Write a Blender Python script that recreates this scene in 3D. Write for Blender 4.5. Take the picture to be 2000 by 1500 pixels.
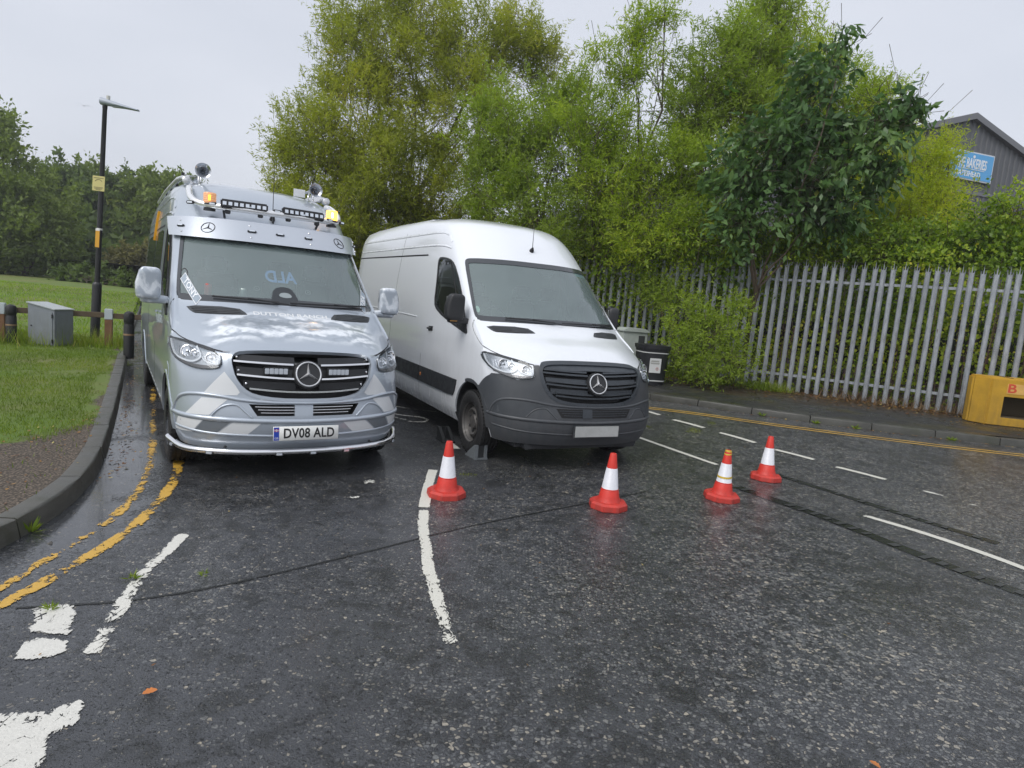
import bpy, bmesh, math, random
import numpy as np
from mathutils import Vector, Matrix
from mathutils.geometry import delaunay_2d_cdt
for o in list(bpy.data.objects): bpy.data.objects.remove(o)
SC=bpy.context.scene; COL=SC.collection
rnd=random.Random(5); RN=np.random.default_rng(7)
rad=math.radians
# ---------------------------------------------------------------- camera, sky, sun, exposure
PIT,ROLL,CH,FPX=.12649,.08598,1.655,1260.8
cd=bpy.data.cameras.new('camera'); cam=bpy.data.objects.new('camera',cd); COL.objects.link(cam)
cd.sensor_fit='HORIZONTAL'; cd.sensor_width=36; cd.lens=FPX/2000*36; cd.clip_start=.05; cd.clip_end=4000
_u=Vector((0,math.sin(PIT),math.cos(PIT))); _w=Vector((0,math.cos(PIT),-math.sin(PIT))); _r=Vector((1,0,0))
_r2=math.cos(ROLL)*_r+math.sin(ROLL)*_u; _u2=-math.sin(ROLL)*_r+math.cos(ROLL)*_u
cam.matrix_world=Matrix(((_r2.x,_u2.x,-_w.x,0),(_r2.y,_u2.y,-_w.y,0),(_r2.z,_u2.z,-_w.z,CH),(0,0,0,1)))
SC.camera=cam
W=bpy.data.worlds.new('World'); SC.world=W; W.use_nodes=True
nt=W.node_tree; nt.nodes.clear()
out=nt.nodes.new('ShaderNodeOutputWorld'); bg=nt.nodes.new('ShaderNodeBackground'); bg2=nt.nodes.new('ShaderNodeBackground'); add=nt.nodes.new('ShaderNodeAddShader')
sky=nt.nodes.new('ShaderNodeTexSky'); sky.sky_type='NISHITA'; sky.sun_disc=False
SUN_EL,SUN_ROT=rad(50),rad(218)
sky.sun_elevation=SUN_EL; sky.sun_rotation=SUN_ROT; sky.dust_density=4; sky.air_density=1.4
hs=nt.nodes.new('ShaderNodeHueSaturation'); hs.inputs['Saturation'].default_value=.25
nt.links.new(sky.outputs[0],hs.inputs['Color']); nt.links.new(hs.outputs[0],bg.inputs[0]); bg.inputs[1].default_value=.05
# the cloud layer: an even grey overcast with faint soft mottling
tc_=nt.nodes.new('ShaderNodeTexCoord'); nz=nt.nodes.new('ShaderNodeTexNoise'); nz.inputs['Scale'].default_value=2.2; nz.inputs['Detail'].default_value=4
mp=nt.nodes.new('ShaderNodeMapping'); mp.inputs['Scale'].default_value=(1,1,2.5)
nt.links.new(tc_.outputs['Generated'],mp.inputs[0]); nt.links.new(mp.outputs[0],nz.inputs['Vector'])
rp=nt.nodes.new('ShaderNodeValToRGB'); rp.color_ramp.elements[0].position=.3; rp.color_ramp.elements[0].color=(.46,.49,.565,1); rp.color_ramp.elements[1].position=.72; rp.color_ramp.elements[1].color=(.55,.575,.645,1)
nt.links.new(nz.outputs[0],rp.inputs[0]); nt.links.new(rp.outputs[0],bg2.inputs[0]); bg2.inputs[1].default_value=1.0
nt.links.new(bg.outputs[0],add.inputs[0]); nt.links.new(bg2.outputs[0],add.inputs[1]); nt.links.new(add.outputs[0],out.inputs[0])
sd=bpy.data.lights.new('sun','SUN'); sd.energy=1.5; sd.angle=rad(35); sd.color=(1,.97,.93)
so=bpy.data.objects.new('sun',sd); COL.objects.link(so)
_az=SUN_ROT; _dir=Vector((math.sin(_az)*math.cos(SUN_EL),math.cos(_az)*math.cos(SUN_EL),math.sin(SUN_EL)))
so.rotation_euler=_dir.to_track_quat('Z','Y').to_euler()
SC.view_settings.view_transform='Standard'; SC.view_settings.look='None'; SC.view_settings.exposure=0.11; SC.view_settings.gamma=1; SC.view_settings.use_curve_mapping=False
SC.cycles.max_bounces=8; SC.cycles.transparent_max_bounces=24; SC.cycles.use_denoising=True
# ---------------------------------------------------------------- node helpers
class NT:
    def __init__(s,m): s.t=m.node_tree
    def n(s,typ,**kw):
        x=s.t.nodes.new(typ)
        for k,v in kw.items():
            if k in x.inputs.keys(): 
                x.inputs[k].default_value=v
            else: setattr(x,k,v)
        return x
    def l(s,a,b): s.t.links.new(a,b)
    def coord(s,kind='Object'): return s.n('ShaderNodeTexCoord').outputs[kind]
    def noise(s,vec,scale,detail=3,rough=.5,dist=0):
        x=s.n('ShaderNodeTexNoise'); x.inputs['Scale'].default_value=scale; x.inputs['Detail'].default_value=detail; x.inputs['Roughness'].default_value=rough; x.inputs['Distortion'].default_value=dist
        if vec is not None: s.l(vec,x.inputs['Vector'])
        return x.outputs[0]
    def vor(s,vec,scale,feat='F1'):
        x=s.n('ShaderNodeTexVoronoi'); x.feature=feat; x.inputs['Scale'].default_value=scale
        s.l(vec,x.inputs['Vector']); return x
    def ramp(s,fac,stops):
        x=s.n('ShaderNodeValToRGB'); e=x.color_ramp.elements
        while len(e)<len(stops): e.new(.5)
        for i,(p,c) in enumerate(stops):
            e[i].position=p; e[i].color=(c,c,c,1) if not hasattr(c,'__len__') else (*c,1)
        s.l(fac,x.inputs[0]); return x.outputs[0]
    def mix(s,f,a,b,typ='MIX'):
        x=s.n('ShaderNodeMix'); x.data_type='RGBA'; x.blend_type=typ
        for v,i in((f,0),(a,6),(b,7)):
            if hasattr(v,'links') or isinstance(v,bpy.types.NodeSocket): s.l(v,x.inputs[i])
            elif hasattr(v,'__len__'): x.inputs[i].default_value=(*v,1) if len(v)==3 else v
            else: x.inputs[i].default_value=v if i==0 else (v,v,v,1)
        return x.outputs[2]
    def math(s,op,a,b=None,c=None):
        x=s.n('ShaderNodeMath'); x.operation=op
        for i,v in enumerate((a,b,c)):
            if v is None: continue
            if isinstance(v,bpy.types.NodeSocket): s.l(v,x.inputs[i])
            else: x.inputs[i].default_value=v
        return x.outputs[0]
    def bump(s,h,strength=.3,dist=.01):
        x=s.n('ShaderNodeBump'); x.inputs['Strength'].default_value=strength; x.inputs['Distance'].default_value=dist
        s.l(h,x.inputs['Height']); return x.outputs[0]
MATS={}
def mk(name,color=(.5,.5,.5),rough=.5,metal=0,var=0,vscale=8,bump=0,bscale=60,coat=0,emit=None,es=1,trans=0,alpha=1,spec=None,dirt=None,ior=None):
    if name in MATS: return MATS[name]
    m=bpy.data.materials.new(name); m.use_nodes=True; N=NT(m); b=N.t.nodes['Principled BSDF']
    b.inputs['Base Color'].default_value=(*color,1); b.inputs['Roughness'].default_value=rough; b.inputs['Metallic'].default_value=metal
    b.inputs['Coat Weight'].default_value=coat; b.inputs['Coat Roughness'].default_value=.04
    if spec is not None: b.inputs['Specular IOR Level'].default_value=spec
    if ior: b.inputs['IOR'].default_value=ior
    b.inputs['Transmission Weight'].default_value=trans; b.inputs['Alpha'].default_value=alpha
    co=N.coord()
    base=None
    if var:
        nz=N.noise(co,vscale,5,.6)
        base=N.mix(nz,[c*(1-var) for c in color],[min(1,c*(1+var)) for c in color])
        N.l(N.ramp(N.noise(co,vscale*2.3,4),[(.3,max(.02,rough-.12)),(.7,min(1,rough+.12))]),b.inputs['Roughness'])
    if dirt:
        dc,z0,z1,amt=dirt
        sep=N.n('ShaderNodeSeparateXYZ'); N.l(co,sep.inputs[0])
        f=N.n('ShaderNodeMapRange'); f.inputs['From Min'].default_value=z1; f.inputs['From Max'].default_value=z0; f.inputs['To Min'].default_value=0; f.inputs['To Max'].default_value=amt
        N.l(sep.outputs[2],f.inputs[0])
        mpn=N.n('ShaderNodeMapping'); mpn.inputs['Scale'].default_value=(9,9,1.6); N.l(co,mpn.inputs[0])
        g=N.math('MULTIPLY',f.outputs[0],N.ramp(N.noise(mpn.outputs[0],2.0,6,.65),[(.35,.25),(.7,1.)]))
        base=N.mix(g,base if base is not None else color,dc)
        rr=N.mix(g,rough,.6); N.l(rr,b.inputs['Roughness'])
    if base is not None: N.l(base,b.inputs['Base Color'])
    if bump: N.l(N.bump(N.noise(co,bscale,4,.6),bump,.004),b.inputs['Normal'])
    if emit: b.inputs['Emission Color'].default_value=(*emit,1); b.inputs['Emission Strength'].default_value=es
    MATS[name]=m; return m
# ---------------------------------------------------------------- object helpers
def tag(o,label=None,cat=None,group=None,kind=None):
    if label:o['label']=label
    if cat:o['category']=cat
    if group:o['group']=group
    if kind:o['kind']=kind
    return o
def empty(name,loc=(0,0,0),rz=0,label=None,cat=None,group=None,kind=None):
    o=bpy.data.objects.new(name,None); COL.objects.link(o); o.location=loc; o.rotation_euler=(0,0,rz); o.empty_display_size=.1
    return tag(o,label,cat,group,kind)
def mesh(name,V,F,mat=None,parent=None,smooth=False,angle=None,mi=None):
    me=bpy.data.meshes.new(name); me.from_pydata([tuple(map(float,v)) for v in V],[],[tuple(f) for f in F])
    if mat is not None:
        for m in (mat if isinstance(mat,(list,tuple)) else [mat]): me.materials.append(m)
    if mi is not None: me.polygons.foreach_set('material_index',mi)
    if smooth or angle:
        me.polygons.foreach_set('use_smooth',[True]*len(me.polygons))
        if angle: me.set_sharp_from_angle(angle=rad(angle))
    me.update()
    o=bpy.data.objects.new(name,me); COL.objects.link(o)
    if parent is not None: o.parent=parent
    return o
class MB:
    def __init__(s): s.V=[];s.F=[]
    def add(s,V,F):
        b=len(s.V); s.V+= [tuple(v) for v in V]; s.F+=[tuple(i+b for i in f) for f in F]; return s
    def box(s,c,d,rz=0,M=None):
        x,y,z=[v/2 for v in d]; V=[Vector((i*x,j*y,k*z)) for i in(-1,1) for j in(-1,1) for k in(-1,1)]
        R=M if M is not None else Matrix.Rotation(rz,3,'Z')
        V=[R@v+Vector(c) for v in V]
        return s.add(V,[(0,1,3,2),(4,6,7,5),(0,4,5,1),(2,3,7,6),(0,2,6,4),(1,5,7,3)])
    def tube(s,P,r,n=8,caps=True,closed=False):
        P=[Vector(p) for p in P]; m=len(P); rs=r if hasattr(r,'__len__') else [r]*m
        V=[];up=None
        for i,p in enumerate(P):
            if closed: t=(P[(i+1)%m]-P[i-1]).normalized()
            else: t=(P[min(i+1,m-1)]-P[max(i-1,0)]).normalized()
            if up is None: up=Vector((0,0,1)) if abs(t.z)<.9 else Vector((1,0,0))
            a=t.cross(up); 
            if a.length<1e-4: a=t.orthogonal()
            a.normalize(); b=a.cross(t); up=b
            for k in range(n):
                q=2*math.pi*k/n; V.append(p+(a*math.cos(q)+b*math.sin(q))*rs[i])
        F=[]
        for i in range(m if closed else m-1):
            j=(i+1)%m
            for k in range(n): F.append((i*n+k,i*n+(k+1)%n,j*n+(k+1)%n,j*n+k))
        if caps and not closed: F+= [tuple(range(n-1,-1,-1)),tuple((m-1)*n+k for k in range(n))]
        return s.add(V,F)
    def lathe(s,prof,n=24,M=None,caps=True):
        V=[];F=[]
        for r,z in prof:
            for k in range(n): q=2*math.pi*k/n; V.append(Vector((r*math.cos(q),r*math.sin(q),z)))
        for i in range(len(prof)-1):
            for k in range(n): F.append((i*n+k,i*n+(k+1)%n,(i+1)*n+(k+1)%n,(i+1)*n+k))
        if caps and prof[0][0]>1e-5: F.append(tuple(range(n-1,-1,-1)))
        if caps and prof[-1][0]>1e-5: F.append(tuple((len(prof)-1)*n+k for k in range(n)))
        if M is not None: V=[M@v for v in V]
        return s.add(V,F)
    def prism(s,poly,axis_d,M=None):
        """poly of 3-D points, extruded by vector"""
        n=len(poly); P=[Vector(p) for p in poly]; Q=[p+Vector(axis_d) for p in P]
        return s.add(P+Q,[tuple(range(n-1,-1,-1)),tuple(range(n,2*n))]+[(i,(i+1)%n,n+(i+1)%n,n+i) for i in range(n)])
    def build(s,name,mat,parent=None,smooth=False,angle=None,bevel=0,seg=2):
        o=mesh(name,s.V,s.F,mat,parent,smooth,angle)
        if bevel: bev(o,bevel,seg)
        return o
def bev(o,w,seg=2,ang=35):
    bm=bmesh.new(); bm.from_mesh(o.data); bmesh.ops.remove_doubles(bm,verts=bm.verts,dist=1e-5); bmesh.ops.recalc_face_normals(bm,faces=bm.faces)
    es=[e for e in bm.edges if len(e.link_faces)==2 and e.calc_face_angle(0)>rad(ang)]
    bmesh.ops.bevel(bm,geom=es,offset=w,segments=seg,affect='EDGES',clamp_overlap=True)
    bmesh.ops.recalc_face_normals(bm,faces=bm.faces)
    bm.to_mesh(o.data); bm.free()
    o.data.polygons.foreach_set('use_smooth',[True]*len(o.data.polygons)); o.data.set_sharp_from_angle(angle=rad(50))
    return o
def copy_tree(o,parent=None):
    c=o.copy(); COL.objects.link(c); c.parent=parent
    for ch in [x for x in KIDS.get(o.name,[])]: copy_tree(ch,c)
    return c
KIDS={}
def index_kids():
    KIDS.clear()
    for o in COL.objects:
        if o.parent: KIDS.setdefault(o.parent.name,[]).append(o)
def rbox(name,c,d,mat,parent,e=.45,n=20,m=14,fn=None):
    """rounded box (superellipsoid)"""
    f=lambda v,p: math.copysign(abs(v)**p,v)
    V=[];F=[]
    for i in range(m+1):
        b=-math.pi/2+math.pi*i/m
        for k in range(n):
            a=2*math.pi*k/n; v=Vector((d[0]/2*f(math.cos(b),e)*f(math.cos(a),e),d[1]/2*f(math.cos(b),e)*f(math.sin(a),e),d[2]/2*f(math.sin(b),e)))
            if fn: v=fn(v)
            V.append(v+Vector(c))
    for i in range(m):
        for k in range(n): F.append((i*n+k,i*n+(k+1)%n,(i+1)*n+(k+1)%n,(i+1)*n+k))
    F+=[tuple(range(n-1,-1,-1)),tuple(m*n+k for k in range(n))]
    return mesh(name,V,F,mat,parent,smooth=True,angle=70)
def text_mesh(body,size,extrude=.002,align='CENTER',space=1.0,bold=0.0):
    cu=bpy.data.curves.new('txt','FONT'); cu.body=body; cu.size=size; cu.align_x=align; cu.align_y='CENTER'; cu.extrude=extrude; cu.space_character=space; cu.offset=bold; cu.resolution_u=3
    o=bpy.data.objects.new('txt',cu); COL.objects.link(o); dg=bpy.context.evaluated_depsgraph_get(); dg.update()
    me=bpy.data.meshes.new_from_object(o.evaluated_get(dg)); bpy.data.objects.remove(o); bpy.data.curves.remove(cu)
    return me
def text_obj(name,body,size,mat,parent,M,extrude=.002,align='CENTER',space=1.0,bold=0.0,sx=1.0,warp=None):
    me=text_mesh(body,size,extrude,align,space,bold); me.name=name; me.materials.clear(); me.materials.append(mat)
    if warp:
        for v in me.vertices: v.co=warp(v.co.x*sx,v.co.y,v.co.z)
    else:
        me.transform(M@Matrix.Diagonal((sx,1,1,1)))
    if me.polygons and sx<0: me.flip_normals()
    o=bpy.data.objects.new(name,me); COL.objects.link(o); o.parent=parent; return o
def boolean(o,cutters,transfer=True):
    for c in cutters:
        c.parent=o.parent
        md=o.modifiers.new('b','BOOLEAN'); md.operation='DIFFERENCE'; md.solver='EXACT'; md.object=c
        if transfer: md.material_mode='TRANSFER'
    dg=bpy.context.evaluated_depsgraph_get(); dg.update()
    me=bpy.data.meshes.new_from_object(o.evaluated_get(dg)); o.modifiers.clear(); o.data=me
    for c in cutters: bpy.data.objects.remove(c)
def zroad(x,y):
    def sm(v,a,b):
        t=np.clip((v-a)/(b-a),0,1); return t*t*(3-2*t)
    return .10*sm(.29*np.asarray(x)+.957*np.asarray(y),7.5,11)*sm(np.asarray(x),1,3.5)
# ---------------------------------------------------------------- van body surface
VL = 6.97
def van_rows():
    R = [
     (.27,[(0,.09),(.28,.105),(.53,.16),(.72,.25),(.84,.37),(.90,.52),(.93,.80)],.93),
     (.38,[(0,.025),(.28,.04),(.535,.10),(.73,.19),(.865,.315),(.935,.48),(.972,.80)],.975),
     (.52,[(0,.0),(.28,.018),(.54,.08),(.74,.17),(.88,.30),(.955,.47),(.985,.80)],.988),
     (.70,[(0,.025),(.28,.04),(.54,.105),(.74,.195),(.885,.33),(.96,.50),(.99,.82)],.993),
     (.90,[(0,.05),(.28,.065),(.545,.13),(.75,.235),(.885,.385),(.96,.56),(.99,.86)],.995),
     (1.04,[(0,.13),(.28,.14),(.545,.18),(.75,.32),(.89,.50),(.958,.66),(.986,.92)],.988),
     (1.085,[(0,.20,1.075),(.28,.21,1.075),(.535,.245,1.07),(.735,.38,1.085),(.885,.56,1.11),(.95,.70,1.125),(.983,.94,1.14)],.986),
     (1.225,[(0,.43),(.28,.44),(.51,.475,1.22),(.70,.58,1.215),(.86,.73,1.22),(.938,.83,1.222),(.978,1.0,1.235)],.983),
     (1.385,[(0,.80,1.375),(.28,.81,1.375),(.50,.86,1.38),(.70,.955,1.39),(.845,1.06,1.40),(.915,1.13,1.41),(.962,1.27,1.42)],.968),
     (1.77,[(0,1.19,1.76),(.28,1.20,1.76),(.49,1.245,1.76),(.67,1.325,1.765),(.805,1.43,1.77),(.875,1.51,1.77),(.922,1.65,1.77)],.932),
     (2.13,[(0,1.58,2.14),(.28,1.59,2.14),(.47,1.635,2.135),(.64,1.71,2.13),(.765,1.80,2.125),(.835,1.88,2.12),(.885,2.02,2.12)],.897),
     (2.42,[(0,1.92,2.43),(.26,1.93,2.43),(.45,1.975,2.425),(.61,2.04,2.415),(.72,2.12,2.405),(.79,2.20,2.40),(.84,2.33,2.39)],.860),
     (2.575,[(0,2.22,2.585),(.25,2.23,2.585),(.43,2.27,2.58),(.57,2.33,2.575),(.675,2.40,2.565),(.74,2.48,2.555),(.79,2.60,2.545)],.812),
     (2.66,[(0,2.60,2.66),(.20,2.61,2.66),(.36,2.63,2.66),(.49,2.67,2.655),(.585,2.72,2.65),(.65,2.79,2.645),(.70,2.90,2.64)],.72),
     (2.695,[(0,2.86,2.70),(.11,2.87,2.70),(.2,2.885,2.70),(.28,2.91,2.698),(.34,2.94,2.696),(.38,2.99,2.694),(.41,3.06,2.692)],.43),
     (2.712,[(0,3.0,2.713),(.005,3.01,2.712),(.009,3.02,2.712),(.012,3.03,2.712),(.015,3.04,2.712),(.018,3.06,2.712),(.02,3.10,2.712)],.02),
    ]
    rows=[]
    for z0,fr,W in R:
        pts=[(p[0],p[1],p[2] if len(p)>2 else z0) for p in fr]
        zl=pts[-1][2]
        y7=max(2.3,pts[-1][1]+.45)
        top=max(0,z0-2.45)
        rise=.03 if z0>2.5 else 0
        for y,dx,dz in ((y7,0,0),(3.4,0,rise*.4),(4.7,0,rise),(VL-.9,0,rise*.7),(VL-.28,-.012,0),(VL-.07,-.045,-.01*(z0>2.5))):
            pts.append((max(W+dx,.004),y-top*.25*(y>6),(z0 if z0<1.0 or z0>1.8 else z0)+dz))
        pts.append((max(W-.14,.003),VL-top*.25,z0)); pts.append((0,VL-top*.25,z0))
        rows.append(pts)
    return np.array(rows)   # rows x 15 x 3
def cr(P,t):
    """Catmull-Rom through P (n,...) at parameters t (0..n-1), centripetal-ish by finite differences"""
    n=len(P); i=np.clip(np.floor(t).astype(int),0,n-2); f=(t-i)[(...,)+(None,)*(P.ndim-1)]
    P0=P[np.maximum(i-1,0)];P1=P[i];P2=P[i+1];P3=P[np.minimum(i+2,n-1)]
    return .5*((2*P1)+(-P0+P2)*f+(2*P0-5*P1+4*P2-P3)*f**2+(-P0+3*P1-3*P2+P3)*f**3)
def van_grid():
    R=van_rows()
    tc=np.concatenate([np.arange(0,7,.25),np.arange(7,11,.5),np.arange(11,14.01,.25)])
    # tension: clamp overshoot on the long flat side by linear interpolation there
    G=np.stack([cr(r,tc) for r in R])
    lin=np.stack([np.stack([np.interp(tc,np.arange(15),r[:,k]) for k in range(3)],-1) for r in R])
    m=((tc>7)&(tc<12.99))[None,:,None]; G=np.where(m,lin,G)
    G[:,0,0]=0; G[:,-1,0]=0; G[...,0]=np.maximum(G[...,0],0)
    tr=np.arange(0,len(R)-1+.001,.25)
    G=cr(G,tr)
    G[:,0,0]=0; G[:,-1,0]=0
    return G,tc,tr
class Surf:
    def __init__(s):
        s.G,s.tc,s.tr=van_grid()
        s.D=cr(s.G,np.linspace(0,len(s.G)-1,180))
        s.n=len(s.tc)
        mid=s.D[80]; d=np.r_[0,np.cumsum(np.linalg.norm(np.diff(mid,axis=0),axis=1))]; s.arc=d
    def col(s,a):
        i=np.interp(a,s.arc,np.arange(s.n)); k=int(min(i,s.n-2)); f=i-k
        return s.D[:,k]*(1-f)+s.D[:,k+1]*f
    def pt0(s,a,z):
        sg=-1 if a<0 else 1
        c=s.col(abs(a)); p=np.array([np.interp(z,c[:,2],c[:,0]),np.interp(z,c[:,2],c[:,1]),z]); p[0]*=sg
        return p
    def pn(s,a,z,off=0):
        e=.012
        p=s.pt0(a,z); da=s.pt0(a+e,z)-s.pt0(a-e,z); dz=s.pt0(a,z+e)-s.pt0(a,z-e)
        n=np.cross(da,dz); n/=np.linalg.norm(n)+1e-9
        return p+n*off,n
    def inv(s,p):
        """local 3-D point near surface -> (a,z)"""
        sg=-1 if p[0]<0 else 1; z=p[2]
        aa=np.linspace(0,s.arc[-1],700)
        if not hasattr(s,'_c'): s._c=np.stack([s.col(a) for a in aa])
        P=np.stack([[np.interp(z,c[:,2],c[:,0]),np.interp(z,c[:,2],c[:,1])] for c in s._c])
        i=np.argmin((P[:,0]-abs(p[0]))**2+(P[:,1]-p[1])**2)
        return sg*aa[i],z
# ---------------------------------------------------------------- vans
SF=Surf()
def sa(a,z,off=0): return SF.pn(a,z,off)[0]
def a_y(y,z):
    lo,hi=.3,SF.arc[-1]-1.2
    for _ in range(40):
        m=(lo+hi)/2
        if SF.pt0(m,z)[1]<y: lo=m
        else: hi=m
    return (lo+hi)/2
def mirror(l): return [(-a,z) for a,z in l][::-1]
def densify(o,res,closed=True):
    r=[]; n=len(o)
    for i in range(n if closed else n-1):
        a=np.array(o[i]);b=np.array(o[(i+1)%n]); k=max(1,int(np.ceil(np.linalg.norm(b-a)/res)))
        for j in range(k): r.append(tuple(a+(b-a)*j/k))
    if not closed: r.append(tuple(o[-1]))
    return r
def smoothpoly(o,it=1,closed=True):
    for _ in range(it):
        r=[];n=len(o)
        rng=range(n) if closed else range(n-1)
        if not closed: r.append(o[0])
        for i in rng:
            a=np.array(o[i]);b=np.array(o[(i+1)%n]); r+= [tuple(.75*a+.25*b),tuple(.25*a+.75*b)]
        if not closed: r.append(o[-1])
        o=r
    return o
def patch_vf(outl,off,depth,res):
    O=densify(outl,res); O=np.array(O); n=len(O)
    mn=O.min(0);mx=O.max(0)
    xs=np.arange(mn[0]+res*.5,mx[0],res);zs=np.arange(mn[1]+res*.5,mx[1],res)
    pts=[]
    def dist(p):
        a=O;b=np.roll(O,-1,0);ab=b-a;t=np.clip(((p-a)*ab).sum(1)/((ab**2).sum(1)+1e-12),0,1); return np.sqrt((((a+ab*t[:,None])-p)**2).sum(1)).min()
    def inside(p):
        a=O;b=np.roll(O,-1,0); c=((a[:,1]>p[1])!=(b[:,1]>p[1])); xx=a[:,0]+(p[1]-a[:,1])*(b[:,0]-a[:,0])/(b[:,1]-a[:,1]+1e-15); return (c&(p[0]<xx)).sum()%2==1
    for x in xs:
        for z in zs:
            p=np.array([x,z])
            if inside(p) and dist(p)>res*.4: pts.append((x,z))
    vs=[Vector(p) for p in [tuple(o) for o in O]+pts]
    r=delaunay_2d_cdt(vs,[],[list(range(n))],1,1e-6)
    V2,F=r[0],r[2]; F=[list(f) for f in F]
    P=[];
    for v in V2: P.append(SF.pn(v[0],v[1],off)[0])
    # orientation: outward
    f=F[0]; nn=np.cross(P[f[1]]-P[f[0]],P[f[2]]-P[f[0]]); c=SF.pn(V2[f[0]][0],V2[f[0]][1])[1]
    if nn@c<0: F=[x[::-1] for x in F]
    if depth:
        b=len(P); orig=r[3]
        # boundary edges
        from collections import Counter
        cnt=Counter(); ed={}
        for f in F:
            for i in range(len(f)):
                e=(f[i],f[(i+1)%len(f)]); cnt[tuple(sorted(e))]+=1; ed[tuple(sorted(e))]=e
        idx={}
        for k,cn in cnt.items():
            if cn==1:
                i,j=ed[k]
                for q in(i,j):
                    if q not in idx: idx[q]=len(P); P.append(SF.pn(V2[q][0],V2[q][1],off-depth)[0])
                F.append([j,i,idx[i],idx[j]])
    return P,F
def patch(name,outl,off,mat,parent,depth=.012,res=.05,smooth=1,rnd_=0,uv=False):
    if smooth: outl=smoothpoly(outl,smooth)
    P,F=patch_vf(outl,off,depth,res)
    return mesh(name,P,F,mat,parent,angle=40)
def cutter(name,outl,o1,o2,mat,res=.08):
    P,F=patch_vf(outl,o1,0,res); 
    # rebuild bottom with the same topology
    from collections import Counter
    # recompute 2-D by calling again at other offset (deterministic)
    Q,_=patch_vf(outl,o2,0,res); n=len(P)
    FF=[list(f) for f in F]+[[i+n for i in f[::-1]] for f in F]
    cnt=Counter(); ed={}
    for f in F:
        for i in range(len(f)):
            e=(f[i],f[(i+1)%len(f)]); cnt[tuple(sorted(e))]+=1; ed[tuple(sorted(e))]=e
    for k,cn in cnt.items():
        if cn==1:
            i,j=ed[k]; FF.append([j,i,i+n,j+n])
    return mesh(name,list(P)+list(Q),FF,mat)
def ribbon(name,path,width,off,mat,parent,depth=.006,closed=False,res=.05,build=True):
    p=densify(path,res,closed); p=np.array(p); n=len(p); V=[];F=[]
    for i in range(n):
        t=(p[(i+1)%n]-p[i-1]) if closed else (p[min(i+1,n-1)]-p[max(i-1,0)])
        t=t/(np.linalg.norm(t)+1e-9); nn=np.array([-t[1],t[0]])*width/2
        for q,o in((p[i]-nn,off-depth),(p[i]-nn,off),(p[i]+nn,off),(p[i]+nn,off-depth)): V.append(SF.pn(q[0],q[1],o)[0])
    for i in range(n if closed else n-1):
        j=(i+1)%n
        for k in range(3): F.append((i*4+k,i*4+k+1,j*4+k+1,j*4+k))
    if not closed: F+=[(0,1,2,3),((n-1)*4+3,(n-1)*4+2,(n-1)*4+1,(n-1)*4)]
    if not build: return V,F
    bmx=mesh(name,V,F,mat,parent,angle=40)
    bm=bmesh.new(); bm.from_mesh(bmx.data); bmesh.ops.recalc_face_normals(bm,faces=bm.faces); bm.to_mesh(bmx.data); bm.free()
    return bmx
def stube(name,path,r,off,mat,parent,n=8,closed=False,res=.05):
    P=[sa(a,z,off) for a,z in densify(path,res,closed)]
    return MB().tube(P,r,n,closed=closed).build(name,mat,parent,smooth=True,angle=60)
WINDS=[(-1.0,1.418),(-1.085,1.44),(-1.103,1.54),(-1.095,1.75),(-1.075,2.03),(-1.05,2.10),(-.95,2.118),(-.4,2.13),(.4,2.13),(.95,2.118),(1.05,2.10),(1.075,2.03),(1.095,1.75),(1.103,1.54),(1.085,1.44),(1.0,1.418),(.45,1.432),(0,1.437),(-.45,1.432)]
GR_H=[(.30,1.076),(.49,1.064),(.537,1.045),(.553,1.01),(.55,.96),(.528,.865),(.475,.78),(.40,.732),(.24,.708)]
GRILLE=[(-a,z) for a,z in GR_H][::-1]+GR_H[:0]
GRILLE=[(0,1.078)]+GR_H+[(0,.703)]+[(-a,z) for a,z in GR_H][::-1]
HEADL=[(-1.155,1.128),(-.99,1.108),(-.856,1.09),(-.625,1.046),(-.618,.935),(-.70,.912),(-.80,.905),(-.92,.915),(-1.03,.945),(-1.10,1.0),(-1.145,1.07)]
VENTL=[(-.97,1.378),(-.46,1.394),(-.37,1.339),(-.41,1.334),(-.84,1.318),(-.90,1.332)]
DOORWIN=[(-2.56,2.125),(-1.9,2.11),(-1.40,2.075),(-1.25,1.98),(-1.27,1.6),(-1.42,1.30),(-1.50,1.265),(-1.76,1.32),(-2.60,1.47),(-2.76,1.56),(-2.77,1.80),(-2.73,2.02),(-2.68,2.10)]
DOORGAP=[(-1.62,.84),(-1.52,1.10),(-1.38,1.36),(-1.27,1.57),(-1.19,1.72),(-1.165,1.94),(-1.19,2.10),(-1.39,2.168),(-1.9,2.195),(-2.70,2.21),(-2.86,2.05),(-3.0,1.83),(-3.045,1.5),(-3.02,1.127),(-3.0,.78),(-2.99,.32)]
BONGAP=[(-1.12,1.425),(-1.225,1.33),(-1.215,1.25),(-1.16,1.19),(-1.069,1.150),(-.98,1.122),(-.856,1.098),(-.63,1.055),(-.56,1.052)]
def arch_pts(cy,R,a0,a1,n=18):
    r=[]
    for i in range(n+1):
        t=rad(a0+(a1-a0)*i/n); y=cy-R*math.cos(t); z=.36+R*math.sin(t)   # angle measured from the front
        r.append((a_y(y,max(z,.28)),max(z,.285)))
    return r
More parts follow.
